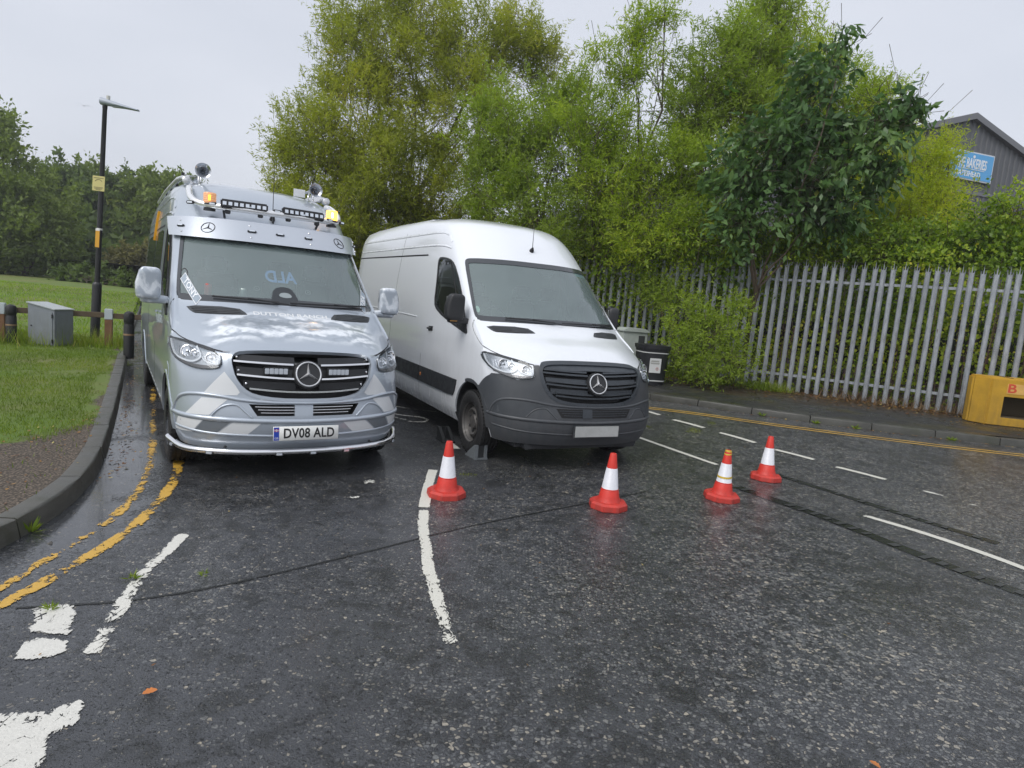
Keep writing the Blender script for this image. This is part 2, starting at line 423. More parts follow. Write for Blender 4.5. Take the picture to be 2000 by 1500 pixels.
def star(parent,a,z,R,ringm,discm,off=.03,name='star_emblem',disc=True,flat=False):
    p,n=SF.pn(a,z,off); n=Vector(n); p=Vector(p)
    X=Vector((0,0,1)).cross(n).normalized()*1.0; Y=n.cross(X).normalized()
    M=Matrix((( X.x,Y.x,n.x,p.x),(X.y,Y.y,n.y,p.y),(X.z,Y.z,n.z,p.z),(0,0,0,1)))
    k=.3 if flat else 1
    if disc:
        MB().lathe([(0,.002),(R*1.12,.0),(R*1.18,-.03)],32,M).build('emblem_disc',discm,parent,smooth=True,angle=40)
    b=MB(); ring=[M@Vector((math.cos(2*math.pi*i/40)*R*.96,math.sin(2*math.pi*i/40)*R*.96,.008*k)) for i in range(40)]
    b.tube(ring,R*.062 if not flat else R*.07,8,closed=True)
    for i in range(3):
        t=math.pi/2+i*2*math.pi/3; d=Vector((math.cos(t),math.sin(t),0)); s_=Vector((-math.sin(t),math.cos(t),0)); w=R*.15
        d1=Vector((math.cos(t+math.pi/3),math.sin(t+math.pi/3),0)); d2=Vector((math.cos(t-math.pi/3),math.sin(t-math.pi/3),0))
        V=[d1*w+Vector((0,0,.006*k)),d*R*.96+Vector((0,0,.008*k)),d2*w+Vector((0,0,.006*k)),Vector((0,0,.024*k)),d1*w,d2*w,d*R*.96]
        b.add([M@v for v in V],[(0,3,1),(3,2,1),(0,1,6,4),(1,2,5,6)])
    b.build(name,M_STAR if not flat else ringm,parent,smooth=False,angle=40)
def wheel(parent,side,cy,style,mats):
    tyre,rim,dark=mats
    M=Matrix.Translation((side*.865,cy,.345))@Matrix.Rotation(side*math.pi/2,4,'Y')
    R=.345
    w=empty('wheel'); w.parent=parent
    prof=[(.20,.085),(.215,.105),(.25,.115),(.29,.118),(.318,.108),(.333,.098),(.342,.085)]
    for z in(.062,.052,.022,.012,-.012,-.022,-.052,-.062): prof+= [(.345 if int(abs(z)*1000) in(62,22,12,52) else .345,z)]
    prof2=[(.20,.085),(.215,.105),(.25,.115),(.29,.118),(.318,.108),(.336,.096),(.345,.08)]
    for z in(.06,.02,-.02,-.06): prof2+=[(.345,z+.008),(.333,z+.006),(.333,z-.006),(.345,z-.008)]
    prof2+=[(.345,-.08),(.336,-.096),(.29,-.118),(.20,-.09)]
    ty=MB().lathe(prof2,56,M,False).build('tyre',tyre,w,smooth=True,angle=28)
    # tread blocks across the shoulders
    b=MB()
    for k in range(56):
        t=2*math.pi*k/56
        for s in(-1,1):
            Mk=M@Matrix.Rotation(t,4,'Z')@Matrix.Translation((.338,0,s*.093))
            b.box((0,0,0),(.012,.022,.022)); 
            for i in range(-8,0): b.V[i]=tuple(Mk@Vector(b.V[i]))
    tag(b.build('tread',tyre,w),kind='stuff')
    r=MB()
    if style=='steel':
        r.lathe([(.205,.10),(.212,.108),(.206,.10),(.195,.06),(.186,.045),(.165,.05),(.150,.075),(.135,.082),(.10,.05),(.085,.045),(.08,.06),(.07,.075),(.0,.078)],48,M,False)
        r.build('rim',rim,w,smooth=True,angle=30)
        h=MB()
        for k in range(18):
            t=2*math.pi*k/18; Mk=M@Matrix.Rotation(t,4,'Z')@Matrix.Translation((.176,0,.052))
            h.lathe([(0,.004),(.012,.002),(.0125,-.01)],10,Mk)
        tag(h.build('rim_hole',dark,w,smooth=True,angle=40),kind='stuff')
        h=MB()
        for k in range(6):
            t=2*math.pi*k/6; Mk=M@Matrix.Rotation(t,4,'Z')@Matrix.Translation((.098,0,.055)); h.lathe([(0,.02),(.013,.018),(.015,0)],6,Mk)
        tag(h.build('wheel_nut',dark,w),kind='stuff')
    else:
        r.lathe([(.205,.10),(.213,.108),(.205,.10),(.198,.03),(.195,-.06),(.0,-.06)],48,M,False)
        r.build('rim',rim,w,smooth=True,angle=30)
        sp=MB()
        for k in range(5):
            for d in(-.16,.16):
                t=2*math.pi*k/5+d
                A=Vector((.05*math.cos(t-d*.4),.05*math.sin(t-d*.4),.055)); B=Vector((.2*math.cos(t),.2*math.sin(t),.088))
                sd_=Vector((-math.sin(t),math.cos(t),0))
                V=[A+sd_*.018,A-sd_*.018,B-sd_*.012,B+sd_*.012]; V=V+[v-Vector((0,0,.035)) for v in V]
                sp.add([M@v for v in V],[(0,3,2,1),(0,1,5,4),(1,2,6,5),(2,3,7,6),(3,0,4,7)])
        sp.lathe([(0,.075),(.05,.068),(.062,.05),(.062,.0)],24,M)
        sp.build('spoke',mats[1],w,angle=30)
    return w
def make_van(kind,pose,label):
    silver=kind=='silver'
    x,y,a=pose
    root=empty('parked_van',(x,y,0),-a,label,'van')
    paint=M_SILVER if silver else M_WHITE
    trim=M_SILVER if silver else M_BUMPER
    blk=mk('black_plastic',(.022,.023,.025),.45,var=.2,vscale=20)
    dark=mk('dark_interior',(.03,.032,.035),.7)
    rubber=mk('tyre_rubber',(.018,.018,.019),.62,var=.25,vscale=14,bump=.3,bscale=90)
    gap=mk('panel_gap',(.01,.01,.012),.7)
    # shell
    G=SF.G; nr,nc=G.shape[:2]; V=[];F=[]
    for sg in(1,-1):
        b=len(V)
        for i in range(nr):
            for j in range(nc): V.append((sg*G[i,j,0],G[i,j,1],G[i,j,2]))
        for i in range(nr-1):
            for j in range(nc-1):
                q=(b+i*nc+j,b+i*nc+j+1,b+(i+1)*nc+j+1,b+(i+1)*nc+j); F.append(q if sg>0 else q[::-1])
    n0=nc
    bot=[j for j in range(nc)]+[nr*nc+j for j in range(nc-1,-1,-1)]
    F.append(tuple(bot[::-1]))
    top=[(nr-1)*nc+j for j in range(nc)]+[nr*nc+(nr-1)*nc+j for j in range(nc-1,-1,-1)]
    F.append(tuple(top))
    body=mesh('body',V,F,paint,root)
    bm=bmesh.new(); bm.from_mesh(body.data); bmesh.ops.remove_doubles(bm,verts=bm.verts,dist=1e-4); bmesh.ops.dissolve_degenerate(bm,edges=bm.edges,dist=1e-4); bmesh.ops.recalc_face_normals(bm,faces=bm.faces); bm.to_mesh(body.data); bm.free()
    cuts=[]
    # cab volume
    lv=[]; zs=[1.0,1.15,1.32,1.5,1.7,1.9,2.02,2.14]
    A=a_y(2.78,1.3)
    for z in zs:
        Az=a_y(2.78,z); L=[sa(s,z,-.055) for s in np.linspace(-Az,Az,41)]; lv.append(L)
    CV=[p for L in lv for p in L]; m=41; CF=[]
    for i in range(len(zs)-1):
        for k in range(m): CF.append((i*m+k,i*m+(k+1)%m,(i+1)*m+(k+1)%m,(i+1)*m+k))
    CF+=[tuple(range(m-1,-1,-1)),tuple((len(zs)-1)*m+k for k in range(m))]
    lining=mk('cab_lining',(.16,.17,.17),.8)
    cuts.append(mesh('c',CV,CF,lining))
    cuts.append(cutter('c',smoothpoly(WINDS,1),.05,-.09,blk))
    cuts.append(cutter('c',smoothpoly(DOORWIN,1),.05,-.09,blk)); cuts.append(cutter('c',smoothpoly(mirror(DOORWIN),1),.05,-.09,blk))
    cuts.append(cutter('c',smoothpoly(GRILLE,1),.06,-.075,M_GRBACK))
    # lower intake
    INT=[(-.44,.655),(.44,.655),(.385,.562),(-.385,.562)]
    cuts.append(cutter('c',INT,.06,-.06,M_GRBACK))
    for cy in(.95,5.27):
        for s in(-1,1):
            M=Matrix.Translation((s*.90,cy,.36))@Matrix.Rotation(math.pi/2,4,'Y')
            cuts.append(MB().lathe([(.425,-.30),(.425,.30)],44,M).build('c',dark))
    boolean(body,cuts)
    body.data.polygons.foreach_set('use_smooth',[True]*len(body.data.polygons)); body.data.set_sharp_from_angle(angle=rad(32))
    # underbody
    MB().box((0,3.4,.30),(1.5,6.2,.16)).build('underbody',dark,root)
    # wheels
    for cy in(.95,5.27):
        for s in(-1,1): wheel(root,s,cy,'alloy' if silver else 'steel',(rubber,M_ALLOY if silver else M_STEEL,blk))
    # arch lips
    for cy in(.95,5.27):
        for s in(-1,1):
            ap=arch_pts(cy,.437,2,178); ap=[(s*p[0],p[1]) for p in ap]
            if silver or cy>2: ribbon('arch_lip',ap,.030,.007,paint,root,depth=.02)
            else:
                ribbon('arch_lip',ap[:12],.030,.008,M_BUMPER,root,depth=.02); ribbon('arch_lip',ap[11:],.030,.007,paint,root,depth=.02)
    # glass
    patch('windscreen',WINDS,-.004,M_GLASS,root,depth=0,res=.09)
    def inset(path,d,closed=True):
        p=np.array(densify(path,.06)); n=len(p); c=p.mean(0); r=[]
        for i in range(n):
            t=p[(i+1)%n]-p[i-1]; t/=np.linalg.norm(t)+1e-9; nn=np.array([-t[1],t[0]]); 
            if (c-p[i])@nn<0: nn=-nn
            r.append(tuple(p[i]+nn*d))
        return r
    ws=smoothpoly(WINDS,1)
    ribbon('windscreen_border',inset(ws,.028),.055,.001,M_FRIT,root,depth=.002,closed=True)
    ribbon('windscreen_border',[(-1.03,1.452),(-.5,1.462),(0,1.467),(.5,1.462),(1.03,1.452)],.035,.0015,M_FRIT,root,depth=.002)
    ribbon('windscreen_border',[(-1.0,2.085),(-.4,2.098),(.4,2.098),(1.0,2.085)],.05,.0015,M_FRIT,root,depth=.002)
    for s in(-1,1):
        dw=DOORWIN if s<0 else mirror(DOORWIN)
        patch('door_window',dw,-.004,M_SIDEGLASS,root,depth=0,res=.12)
        ribbon('window_seal',inset(smoothpoly(dw,1),.008),.028,.003,blk,root,depth=.012,closed=True)
        ribbon('door_gap',[(s*-1*-1*p[0] if s<0 else -p[0],p[1]) for p in smoothpoly(DOORGAP,1,False)],.007,.0012,gap,root,depth=.002)
        ribbon('bonnet_gap',[(p[0]*(-s),p[1]) for p in smoothpoly(BONGAP,1,False)],.008,.0012,gap,root,depth=.002)
        # quarter divider of the door window
        ribbon('window_divider',[(s*1.72,1.31),(s*1.62,1.7),(s*1.60,2.10)],.022,.003,blk,root,depth=.012)
        # handle
        hp=sa(s*2.72,1.235,.0)
        ribbon('door_handle_recess',[(s*2.64,1.24),(s*2.80,1.235)],.06,.0015,blk if not silver else M_SILVER,root,depth=.002)
        stube('door_handle',[(s*2.66,1.243),(s*2.79,1.238)],.013,.018,blk if not silver else M_SILVER,root)
        # rear/side panel seams
        for aa in(4.50,):
            ribbon('side_seam',[(s*aa,.33),(s*(aa+.02),1.2),(s*(aa-.02),1.9),(s*(aa-.1),2.50)],.006,.0012,gap,root,depth=.002)
        ribbon('side_seam',[(s*3.02,.33),(s*3.0,.9)],.004,.0012,gap,root,depth=.002)
        # sliding rail groove
        ribbon('rail_groove',[(s*3.15,2.165),(s*7.2,2.20)],.020,.002,gap,root,depth=.003)
        stube('roof_seam',[(s*1.30,2.235),(s*1.9,2.265),(s*3.0,2.285),(s*7.2,2.30)],.020,-.012,paint,root,6)
        # roof side ribs (pressed) and waist crease
        stube('roof_rib',[(s*1.21,2.31),(s*1.26,2.40),(s*1.5,2.435),(s*2.1,2.445),(s*7.0,2.465)],.022,-.014,paint,root,6)
        stube('waist_crease',[(s*3.32,1.352),(s*4.4,1.365),(s*6.9,1.39)],.012,-.003,paint,root,6)
        # lamp cluster
        hl=HEADL if s<0 else mirror(HEADL)
        base=patch('headlight',hl,.003,M_LAMPBASE,root,depth=.012,res=.05)
        base_in=inset(smoothpoly(hl,1),.018)
        ribbon('lamp_rim',inset(smoothpoly(hl,1),.005),.008,.012,gap,base,depth=.014,closed=True)
        # white light guide: hooks round the outer lens and dips between the two
        g=[(-1.125,1.105),(-1.10,1.03),(-1.03,.972),(-.93,.955),(-.84,.962),(-.775,1.0),(-.80,1.045),(-.83,1.07)]
        g2=[(-.775,1.0),(-.745,.965),(-.66,.95),(-.632,.965),(-.632,1.03)]
        for gg in(g,g2): ribbon('light_guide',smoothpoly([(p[0]*(-s),p[1]) for p in gg],2,False),.013,.016,M_DRL,base,depth=.012,res=.03)
        for (la,lz,lr) in((-.93,1.03,.046),(-.845,1.02,.030),(-.70,1.0,.036)):
            p,nn=SF.pn(-s*la,lz,.004); q=Vector((0,-1,0)).lerp(Vector(nn),.4).normalized().to_track_quat('Z','Y').to_matrix().to_4x4(); q.translation=Vector(p)
            MB().lathe([(lr*1.15,0),(lr*1.15,.012),(lr,.014),(lr*.8,.004),(lr*.35,.002),(lr*.3,.014),(0,.018)],20,q).build('reflector',M_CHROME,base,smooth=True,angle=35)
        bb=MB()
        for k in range(7):
            t=-1.04+k*.028; V2,F2=ribbon('x',[(-s*t,.995),(-s*t,1.065)],.007,.012,None,None,depth=.01,build=False); bb.add(V2,F2)
        tag(bb.build('reflector_fin',M_CHROME,base),kind='stuff')
        patch('lens',hl,.026,M_LENS,base,depth=.024,res=.06)
        ind=[(-1.06,.955),(-.90,.925),(-.78,.915),(-.66,.93),(-.66,.943),(-.80,.94),(-.93,.945),(-1.03,.968)]
        patch('indicator',[(p[0]*(-s),p[1]) for p in ind],.010,M_INDIC,base,depth=.008,res=.04,smooth=0)
        # bonnet vents
        vt=VENTL if s<0 else mirror(VENTL)
        vo=patch('bonnet_vent',vt,.004,M_VENT,root,depth=.01,res=.04)
        for k in range(4):
            z=1.335+k*.0125; x0=.46-.0*k; 
            ribbon('vent_slat',[(s*(.42+k*.015),z+.002),(s*(.86+k*.015),z-.008)],.004,.008,blk,vo,depth=.004)
        # mirror
        housing=M_MIRROR if silver else blk
        ft=patch('mirror_foot',[(s*p[0]*-1,p[1]) for p in[(-1.30,1.62),(-1.285,1.55),(-1.40,1.32),(-1.485,1.262),(-1.56,1.285),(-1.62,1.36),(-1.55,1.45),(-1.42,1.52)]],.012,blk,root,depth=.02,res=.05)
        mt=empty('door_mirror'); mt.parent=root
        rbox('mirror_housing',(s*1.125,1.25,1.545),(.205,.14,.285),housing,mt,.38,24,16,lambda v: Vector((v.x-s*.05*max(0,v.z/.16)*max(0,s*v.x/.12),v.y-.015*(v.z/.16)**2,v.z)))
        MB().box((s*1.12,1.318,1.545),(.155,.006,.22)).build('mirror_glass',mk('mirror_glass',(.8,.8,.8),.03,1),mt,bevel=.002)
        rbox('mirror_arm',(s*1.07,1.26,1.405),(.24,.10,.075),housing,mt,.5,18,10)
        if not silver and s>0: mt.location=(.66,1.62,0); mt.rotation_euler=(0,0,rad(-75)); mt.location=(Vector((1.03,1.40,0))-Matrix.Rotation(rad(72),3,'Z')@Vector((1.125,1.25,0))); mt.rotation_euler=(0,0,rad(72))
        if not silver: MB().box((s*1.14,1.207,1.40),(.08,.006,.016)).build('repeater',mk('repeater',(.5,.25,.06),.2),mt)
    # interior
    cabm=mk('dashboard',(.035,.037,.04),.6,var=.2)
    dash=empty('cab_interior'); dash.parent=root
    d=MB().prism([(-.85,1.16,1.05),(-.85,1.02,1.30),(-.85,1.06,1.355),(-.85,1.40,1.40),(-.85,1.62,1.36),(-.85,1.68,1.05)],(1.70,0,0)).build('dashboard',cabm,dash); 
    b=MB().box((0,2.70,1.62),(1.72,.02,1.16)).build('bulkhead',M_BULK,dash)
    seat=mk('seat_fabric',(.10,.105,.11),.9,var=.2)
    for sx in(-.45,.22,.60):
        sb=MB().box((sx,2.30,1.36),(.46 if sx<0 else .36,.14,.66)).build('seat',seat,dash); bev(sb,.05,3)
        hbx=MB().box((sx,2.31,1.78),(.25,.10,.17)).build('headrest',seat,dash); bev(hbx,.04,3)
    P=[Vector((-.45+.20*math.cos(t),1.66+.20*math.sin(t)*.35,1.38+.20*math.sin(t)*.94)) for t in np.linspace(0,2*math.pi,28,endpoint=False)]
    MB().tube(P,.014,8,closed=True).box((-.45,1.66,1.38),(.36,.02,.05)).build('steering_wheel',blk,dash,smooth=True,angle=50)
    # interior mirror / sensor block
    if not silver: patch('sensor_housing',[(-.07,2.12),(.25,2.12),(.20,2.03),(.06,1.985),(-.0,2.02)],-.03,blk,root,depth=.0,res=.06)
    # grille details
    gb=empty('grille'); gb.parent=root
    frame_m=M_SILVER if silver else M_BUMPER
    # sits in the cut: fins between the sides of the outline at three heights
    def gx(z):
        zz=[.703,.708,.732,.78,.865,.96,1.01,1.045,1.064,1.078];aa=[.0,.24,.40,.475,.528,.55,.553,.537,.49,.2]; return np.interp(z,zz,aa)
    if silver:
        for z,dz in((.983,.012),(.872,.018),(.763,.018)):
            for s in(-1,1):
                x0=.115 if z>.8 else 0.0; x1=gx(z)-.012
                if z<.8 and s>0: continue
                path=[(s*x0,z-.004),(s*x1*.5,z),(s*x1,z+dz)] if z>.8 else [(-x1,z+dz),(-x1*.5,z),(0,z-.005),(x1*.5,z),(x1,z+dz)]
                ribbon('grille_trim',smoothpoly(path,1,False),.014,.004,M_CHROME,gb,depth=.014,res=.04)
                
        for z in(1.03,.925,.815):   # dark fins
            for s in(-1,1): ribbon('grille_fin',[(s*.10,z-.01),(s*(gx(z)-.015),z)],.060,-.018,M_GRBACK2,gb,depth=.01)
        for s in(-1,1):
            q0,q1=(.165,.345)
            l=empty('grille_lamp'); l.parent=root
            cc=sa(s*.255,.925,.012)
            nrm=SF.pn(s*.255,.925)[1]; yaw=math.atan2(nrm[0],-nrm[1])
            Mz=Matrix.Translation(Vector(cc))@Matrix.Rotation(yaw,4,'Z')
            bx=MB().box((0,0,0),(.195,.03,.062)).build('lamp_case',blk,l,bevel=.004); bx.matrix_local=Mz
            for k in range(5):
                lx=MB().box((-.072+k*.036,-.016,0),(.033,.008,.046)).build('lamp_segment',M_LEDLENS,l,bevel=.003); lx.matrix_local=Mz
        for s in(-1,1):
            for aa,zz in((.52,1.03),(.51,.925),(.46,.82)):
                p,nn=SF.pn(s*aa,zz,-.01); q=Vector(nn).to_track_quat('Z','Y').to_matrix().to_4x4(); q.translation=Vector(p)
                MB().lathe([(.009,-.02),(.009,.004),(.004,.008),(0,.008)],10,q).build('bolt',M_CHROME,gb,smooth=True,angle=40)
    else:
        for z,dz in((.985,.012),(.872,.018),(.763,.018)):
            for s in(-1,1):
                x0=.10 if z>.8 else 0; x1=gx(z)-.012
                if z<.8 and s>0: continue
                for off_,w_,oo in((0,.016,.002),(.034,.016,-.006)):
                    path=[(s*x0,z-.004+off_),(s*x1*.5,z+off_),(s*(x1+.004),z+dz+off_)] if z>.8 else [(-x1,z+dz+off_),(-x1*.5,z+off_),(0,z-.005+off_),(x1*.5,z+off_),(x1,z+dz+off_)]
                    ribbon('grille_fin',smoothpoly(path,1,False),w_,oo,M_GRFIN,gb,depth=.02,res=.04)
        for z in(1.045,.93,.822):
            for s in(-1,1): ribbon('grille_fin',[(s*.10,z-.006),(s*(gx(z)-.02),z)],.052 if z<1.04 else .04,-.022,M_GRFIN,gb,depth=.01)
        patch('grille_top',[(0,1.074),(.3,1.072),(.48,1.06),(.53,1.04),(.535,1.02),(0,1.03),(-.535,1.02),(-.53,1.04),(-.48,1.06),(-.3,1.072)],-.004,M_GRFIN,gb,depth=.02,smooth=0)
    out_=inset(smoothpoly(GRILLE,1),-.012)
    ribbon('grille_frame',out_,.026 if silver else .034,.010,frame_m if silver else M_GRFIN,gb,depth=.03,closed=True)
    star(root,0,.905,.105 if silver else .103,M_CHROME,blk,.012)
    # bumper mouldings
    FOGARC=[(-1.12,.53),(-1.09,.62),(-1.02,.695),(-.867,.718),(-.654,.712),(-.50,.685),(-.3,.672),(0,.667)]
    for s in(-1,1):
        stube('bumper_ridge',smoothpoly([(p[0]*-s,p[1]) for p in FOGARC],2,False),.016,-.002,trim,root,8,res=.04)
        stube('bumper_ridge',smoothpoly([(s*.715,.553),(s*.66,.61),(s*.60,.642),(s*.52,.652),(s*.47,.60),(s*.42,.548)],2,False),.010,.0,trim,root,8,res=.03)
        stube('bumper_ridge',smoothpoly([(s*1.13,.535),(s*.95,.53),(s*.713,.527),(s*.416,.52),(0,.515)],2,False),.022,-.006,trim,root,8,res=.04)
        stube('bumper_ridge',smoothpoly([(s*1.10,.43),(s*.772,.405),(s*.404,.395),(0,.39)],2,False),.012,-.002,trim,root,8,res=.04)
    # intake bars
    for k in range(3):
        ribbon('intake_bar',[(-.40+.02*k,.635-.024*k),(.40-.02*k,.635-.024*k)],.004,-.02,M_CHROME if silver else blk,root,depth=.006)
    patch('intake_post',[(-.105,.66),(.045,.66),(.045,.558),(-.105,.558)] if silver else [(-.16,.66),(-.05,.66),(-.05,.558),(-.16,.558)],-.0 if silver else -.03,trim,root,depth=.04,smooth=0)
    # wipers
    for path in ([(-.66,1.462),(-.35,1.458),(-.08,1.448)],[(.02,1.448),(.45,1.452),(.93,1.462)]):
        wp=stube('wiper',path,.009,.022,blk,root,6); 
        stube('wiper_arm',[(path[1][0],path[1][1]),(path[1][0]+.35*(1 if path[0][0]<0 else 1),1.425)],.007,.034,blk,wp,6)
    # aerial
    base=sa(0.0,2.275,.0); bs=Vector(base)
    ae=MB().lathe([(.03,-.01),(.026,.02),(.010,.05),(.007,.055)],12,Matrix.Translation(bs)@Matrix.Rotation(rad(38),4,'X')).build('aerial_base',blk,root,smooth=True,angle=50)
    L=.55 if silver else .30
    MB().tube([bs+Vector((0,-.02,.03)),bs+Vector((0,-.02-(-.0)*L,.03+L))],[.0045,.002],6).build('aerial_rod',blk,ae)
    return root
# ---------------------------------------------------------------- van materials
M_WHITE=mk('white_van_paint',(.76,.79,.83),.22,coat=.7,dirt=((.30,.30,.29),.25,1.7,.22))
M_BUMPER=mk('grey_bumper_plastic',(.052,.058,.066),.42,var=.18,vscale=6,bump=.15,bscale=300,dirt=((.11,.11,.11),.25,1.0,.5))
def silver_paint(name,mural=0,mirror_=0):
    m=bpy.data.materials.new(name); m.use_nodes=True; N=NT(m); b=N.t.nodes['Principled BSDF']
    b.inputs['Metallic'].default_value=.38; b.inputs['Roughness'].default_value=.30; b.inputs['Coat Weight'].default_value=.8; b.inputs['Coat Roughness'].default_value=.03
    co=N.coord(); fl=N.noise(co,900,1)
    base=N.mix(fl,(.38,.43,.49),(.49,.54,.60))
    if mural:
        # airbrushed white swirls (waves, manes and clouds) fading into the silver
        mp=N.n('ShaderNodeMapping'); mp.inputs['Scale'].default_value=(1,1.3,1.3) if mural==1 else (2.2,2.2,1.6); N.l(co,mp.inputs[0])
        w=N.n('ShaderNodeTexWave'); w.wave_type='RINGS'; w.inputs['Scale'].default_value=1.7; w.inputs['Distortion'].default_value=11; w.inputs['Detail'].default_value=4; w.inputs['Detail Scale'].default_value=1.6; N.l(mp.outputs[0],w.inputs['Vector'])
        n1=N.noise(mp.outputs[0],6.5,7,.66,2.6)
        s=N.math('MULTIPLY',N.ramp(w.outputs[0],[(.15,0),(.85,1)]),N.ramp(n1,[(.28,0),(.50,1)]))
        dk=N.ramp(N.noise(mp.outputs[0],8,5,.6,2.2),[(.42,0),(.62,1)])
        sep=N.n('ShaderNodeSeparateXYZ'); N.l(co,sep.inputs[0])
        if mural==1:
            y=N.math('ABSOLUTE',N.math('SUBTRACT',sep.outputs[1],.56)); x=N.math('ABSOLUTE',sep.outputs[0])
            fy=N.n('ShaderNodeMapRange'); fy.interpolation_type='SMOOTHSTEP'; fy.inputs['From Min'].default_value=.28; fy.inputs['From Max'].default_value=.14; N.l(y,fy.inputs[0])
            fx=N.n('ShaderNodeMapRange'); fx.interpolation_type='SMOOTHSTEP'; fx.inputs['From Min'].default_value=.80; fx.inputs['From Max'].default_value=.62; N.l(x,fx.inputs[0])
            msk=N.math('MULTIPLY',fy.outputs[0],fx.outputs[0])
        else: msk=N.math('ADD',.8,0.)
        base=N.mix(N.math('MULTIPLY',N.math('MULTIPLY',dk,msk),.45 if mural==1 else .2),base,(.22,.26,.29) if mural==1 else (.40,.44,.48))
        k=N.math('MULTIPLY',N.math('MULTIPLY',s,msk),.98); base=N.mix(k,base,(.78,.82,.86))
        N.l(N.math('SUBTRACT',.38,N.math('MULTIPLY',k,.36)),b.inputs['Metallic'])
    N.l(base,b.inputs['Base Color']); return m
M_SILVER=silver_paint('silver_blue_paint',1)
M_MIRROR=silver_paint('silver_painted_mirror',2)
M_STAR=mk('badge_silver',(.72,.73,.75),.22,.55)
M_CHROME=mk('chrome',(.82,.82,.83),.10,1)
M_ALLOY=mk('alloy_wheel',(.10,.105,.11),.25,.8,var=.2)
M_STEEL=mk('steel_wheel',(.11,.105,.10),.5,.4,var=.3,vscale=12,bump=.2)
M_GRBACK=mk('grille_back',(.008,.008,.009),.6)
M_GRBACK2=mk('grille_black',(.012,.013,.015),.4)
M_GRFIN=mk('grille_fin_grey',(.040,.047,.056),.38,var=.25,vscale=14)
M_VENT=mk('vent_grey',(.045,.05,.055),.6,bump=.3,bscale=400)
M_LAMPBASE=mk('lamp_bowl',(.42,.44,.47),.42,.6,var=.2,vscale=25)
M_DRL=mk('light_guide',(.85,.87,.9),.3)
M_INDIC=mk('lamp_lower',(.16,.15,.15),.25,.3)
M_LEDLENS=mk('led_lens',(.75,.8,.86),.12,.5)
M_FRIT=mk('windscreen_frit',(.045,.05,.056),.10,spec=.8)
M_BULK=mk('bulkhead_grey',(.40,.43,.42),.7,var=.12,vscale=2)
def glass(name,tint,film,ior=1.75,filmcol=(.42,.47,.47)):
    m=bpy.data.materials.new(name); m.use_nodes=True; N=NT(m); N.t.nodes.clear()
    o=N.n('ShaderNodeOutputMaterial'); tr=N.n('ShaderNodeBsdfTransparent'); tr.inputs[0].default_value=(*tint,1)
    gl=N.n('ShaderNodeBsdfGlossy'); gl.inputs['Roughness'].default_value=.015; gl.inputs[0].default_value=(.95,.98,1,1)
    fr=N.n('ShaderNodeFresnel'); fr.inputs[0].default_value=ior
    df=N.n('ShaderNodeBsdfDiffuse'); df.inputs[0].default_value=(*filmcol,1)
    a=N.n('ShaderNodeMixShader'); a.inputs[0].default_value=film; N.l(tr.outputs[0],a.inputs[1]); N.l(df.outputs[0],a.inputs[2])
    if film>.05:
        nz=N.noise(N.coord(),3.5,5,.6); N.l(N.ramp(nz,[(.3,film*.92),(.7,film*1.08)]),a.inputs[0])
    b=N.n('ShaderNodeMixShader'); N.l(fr.outputs[0],b.inputs[0]); N.l(a.outputs[0],b.inputs[1]); N.l(gl.outputs[0],b.inputs[2]); N.l(b.outputs[0],o.inputs[0])
    return m
M_GLASS=glass('windscreen_glass',(.84,.93,.91),.32,filmcol=(.40,.50,.50))
M_SIDEGLASS=glass('side_glass',(.60,.70,.70),.03)
M_LENS=glass('lamp_lens',(.93,.95,.97),.04,1.5)
M_PRIV=mk('privacy_glass',(.02,.024,.026),.06,spec=.9)
S_POSE=(-1.680,5.310,-.563); W_POSE=(.879,6.402,-.470)
van_s=make_van('silver',S_POSE,'silver van with amber roof beacons, number plate DV08 ALD and airbrushed bonnet')
van_w=make_van('white',W_POSE,'plain white high-roof van with grey bumper, parked behind the cones')
# ---- white van extras
ap=arch_pts(.95,.44,2,112,20)
bump=[(0,.273),(.5,.273),(.9,.275),(a_y(.95-.44,.29),.275)]+[p for p in ap]   # arch from its foot at the front up and over
top=[(1.30,.752),(1.235,.775),(1.19,.82),(1.13,.885),(1.08,.93),(.99,.935),(.80,.90),(.66,.925),(.622,.95),(.625,1.05),(.572,1.052)]
gl=[(.566,1.0),(.562,.95),(.54,.86),(.485,.77),(.405,.72),(.245,.695),(0,.689)]
half=bump+top[1:]+gl
full=half+[(-a,z) for a,z in half[::-1]][1:-1]
BP=patch('bumper',full,.006,M_BUMPER,van_w,depth=.012,res=.055,smooth=0)
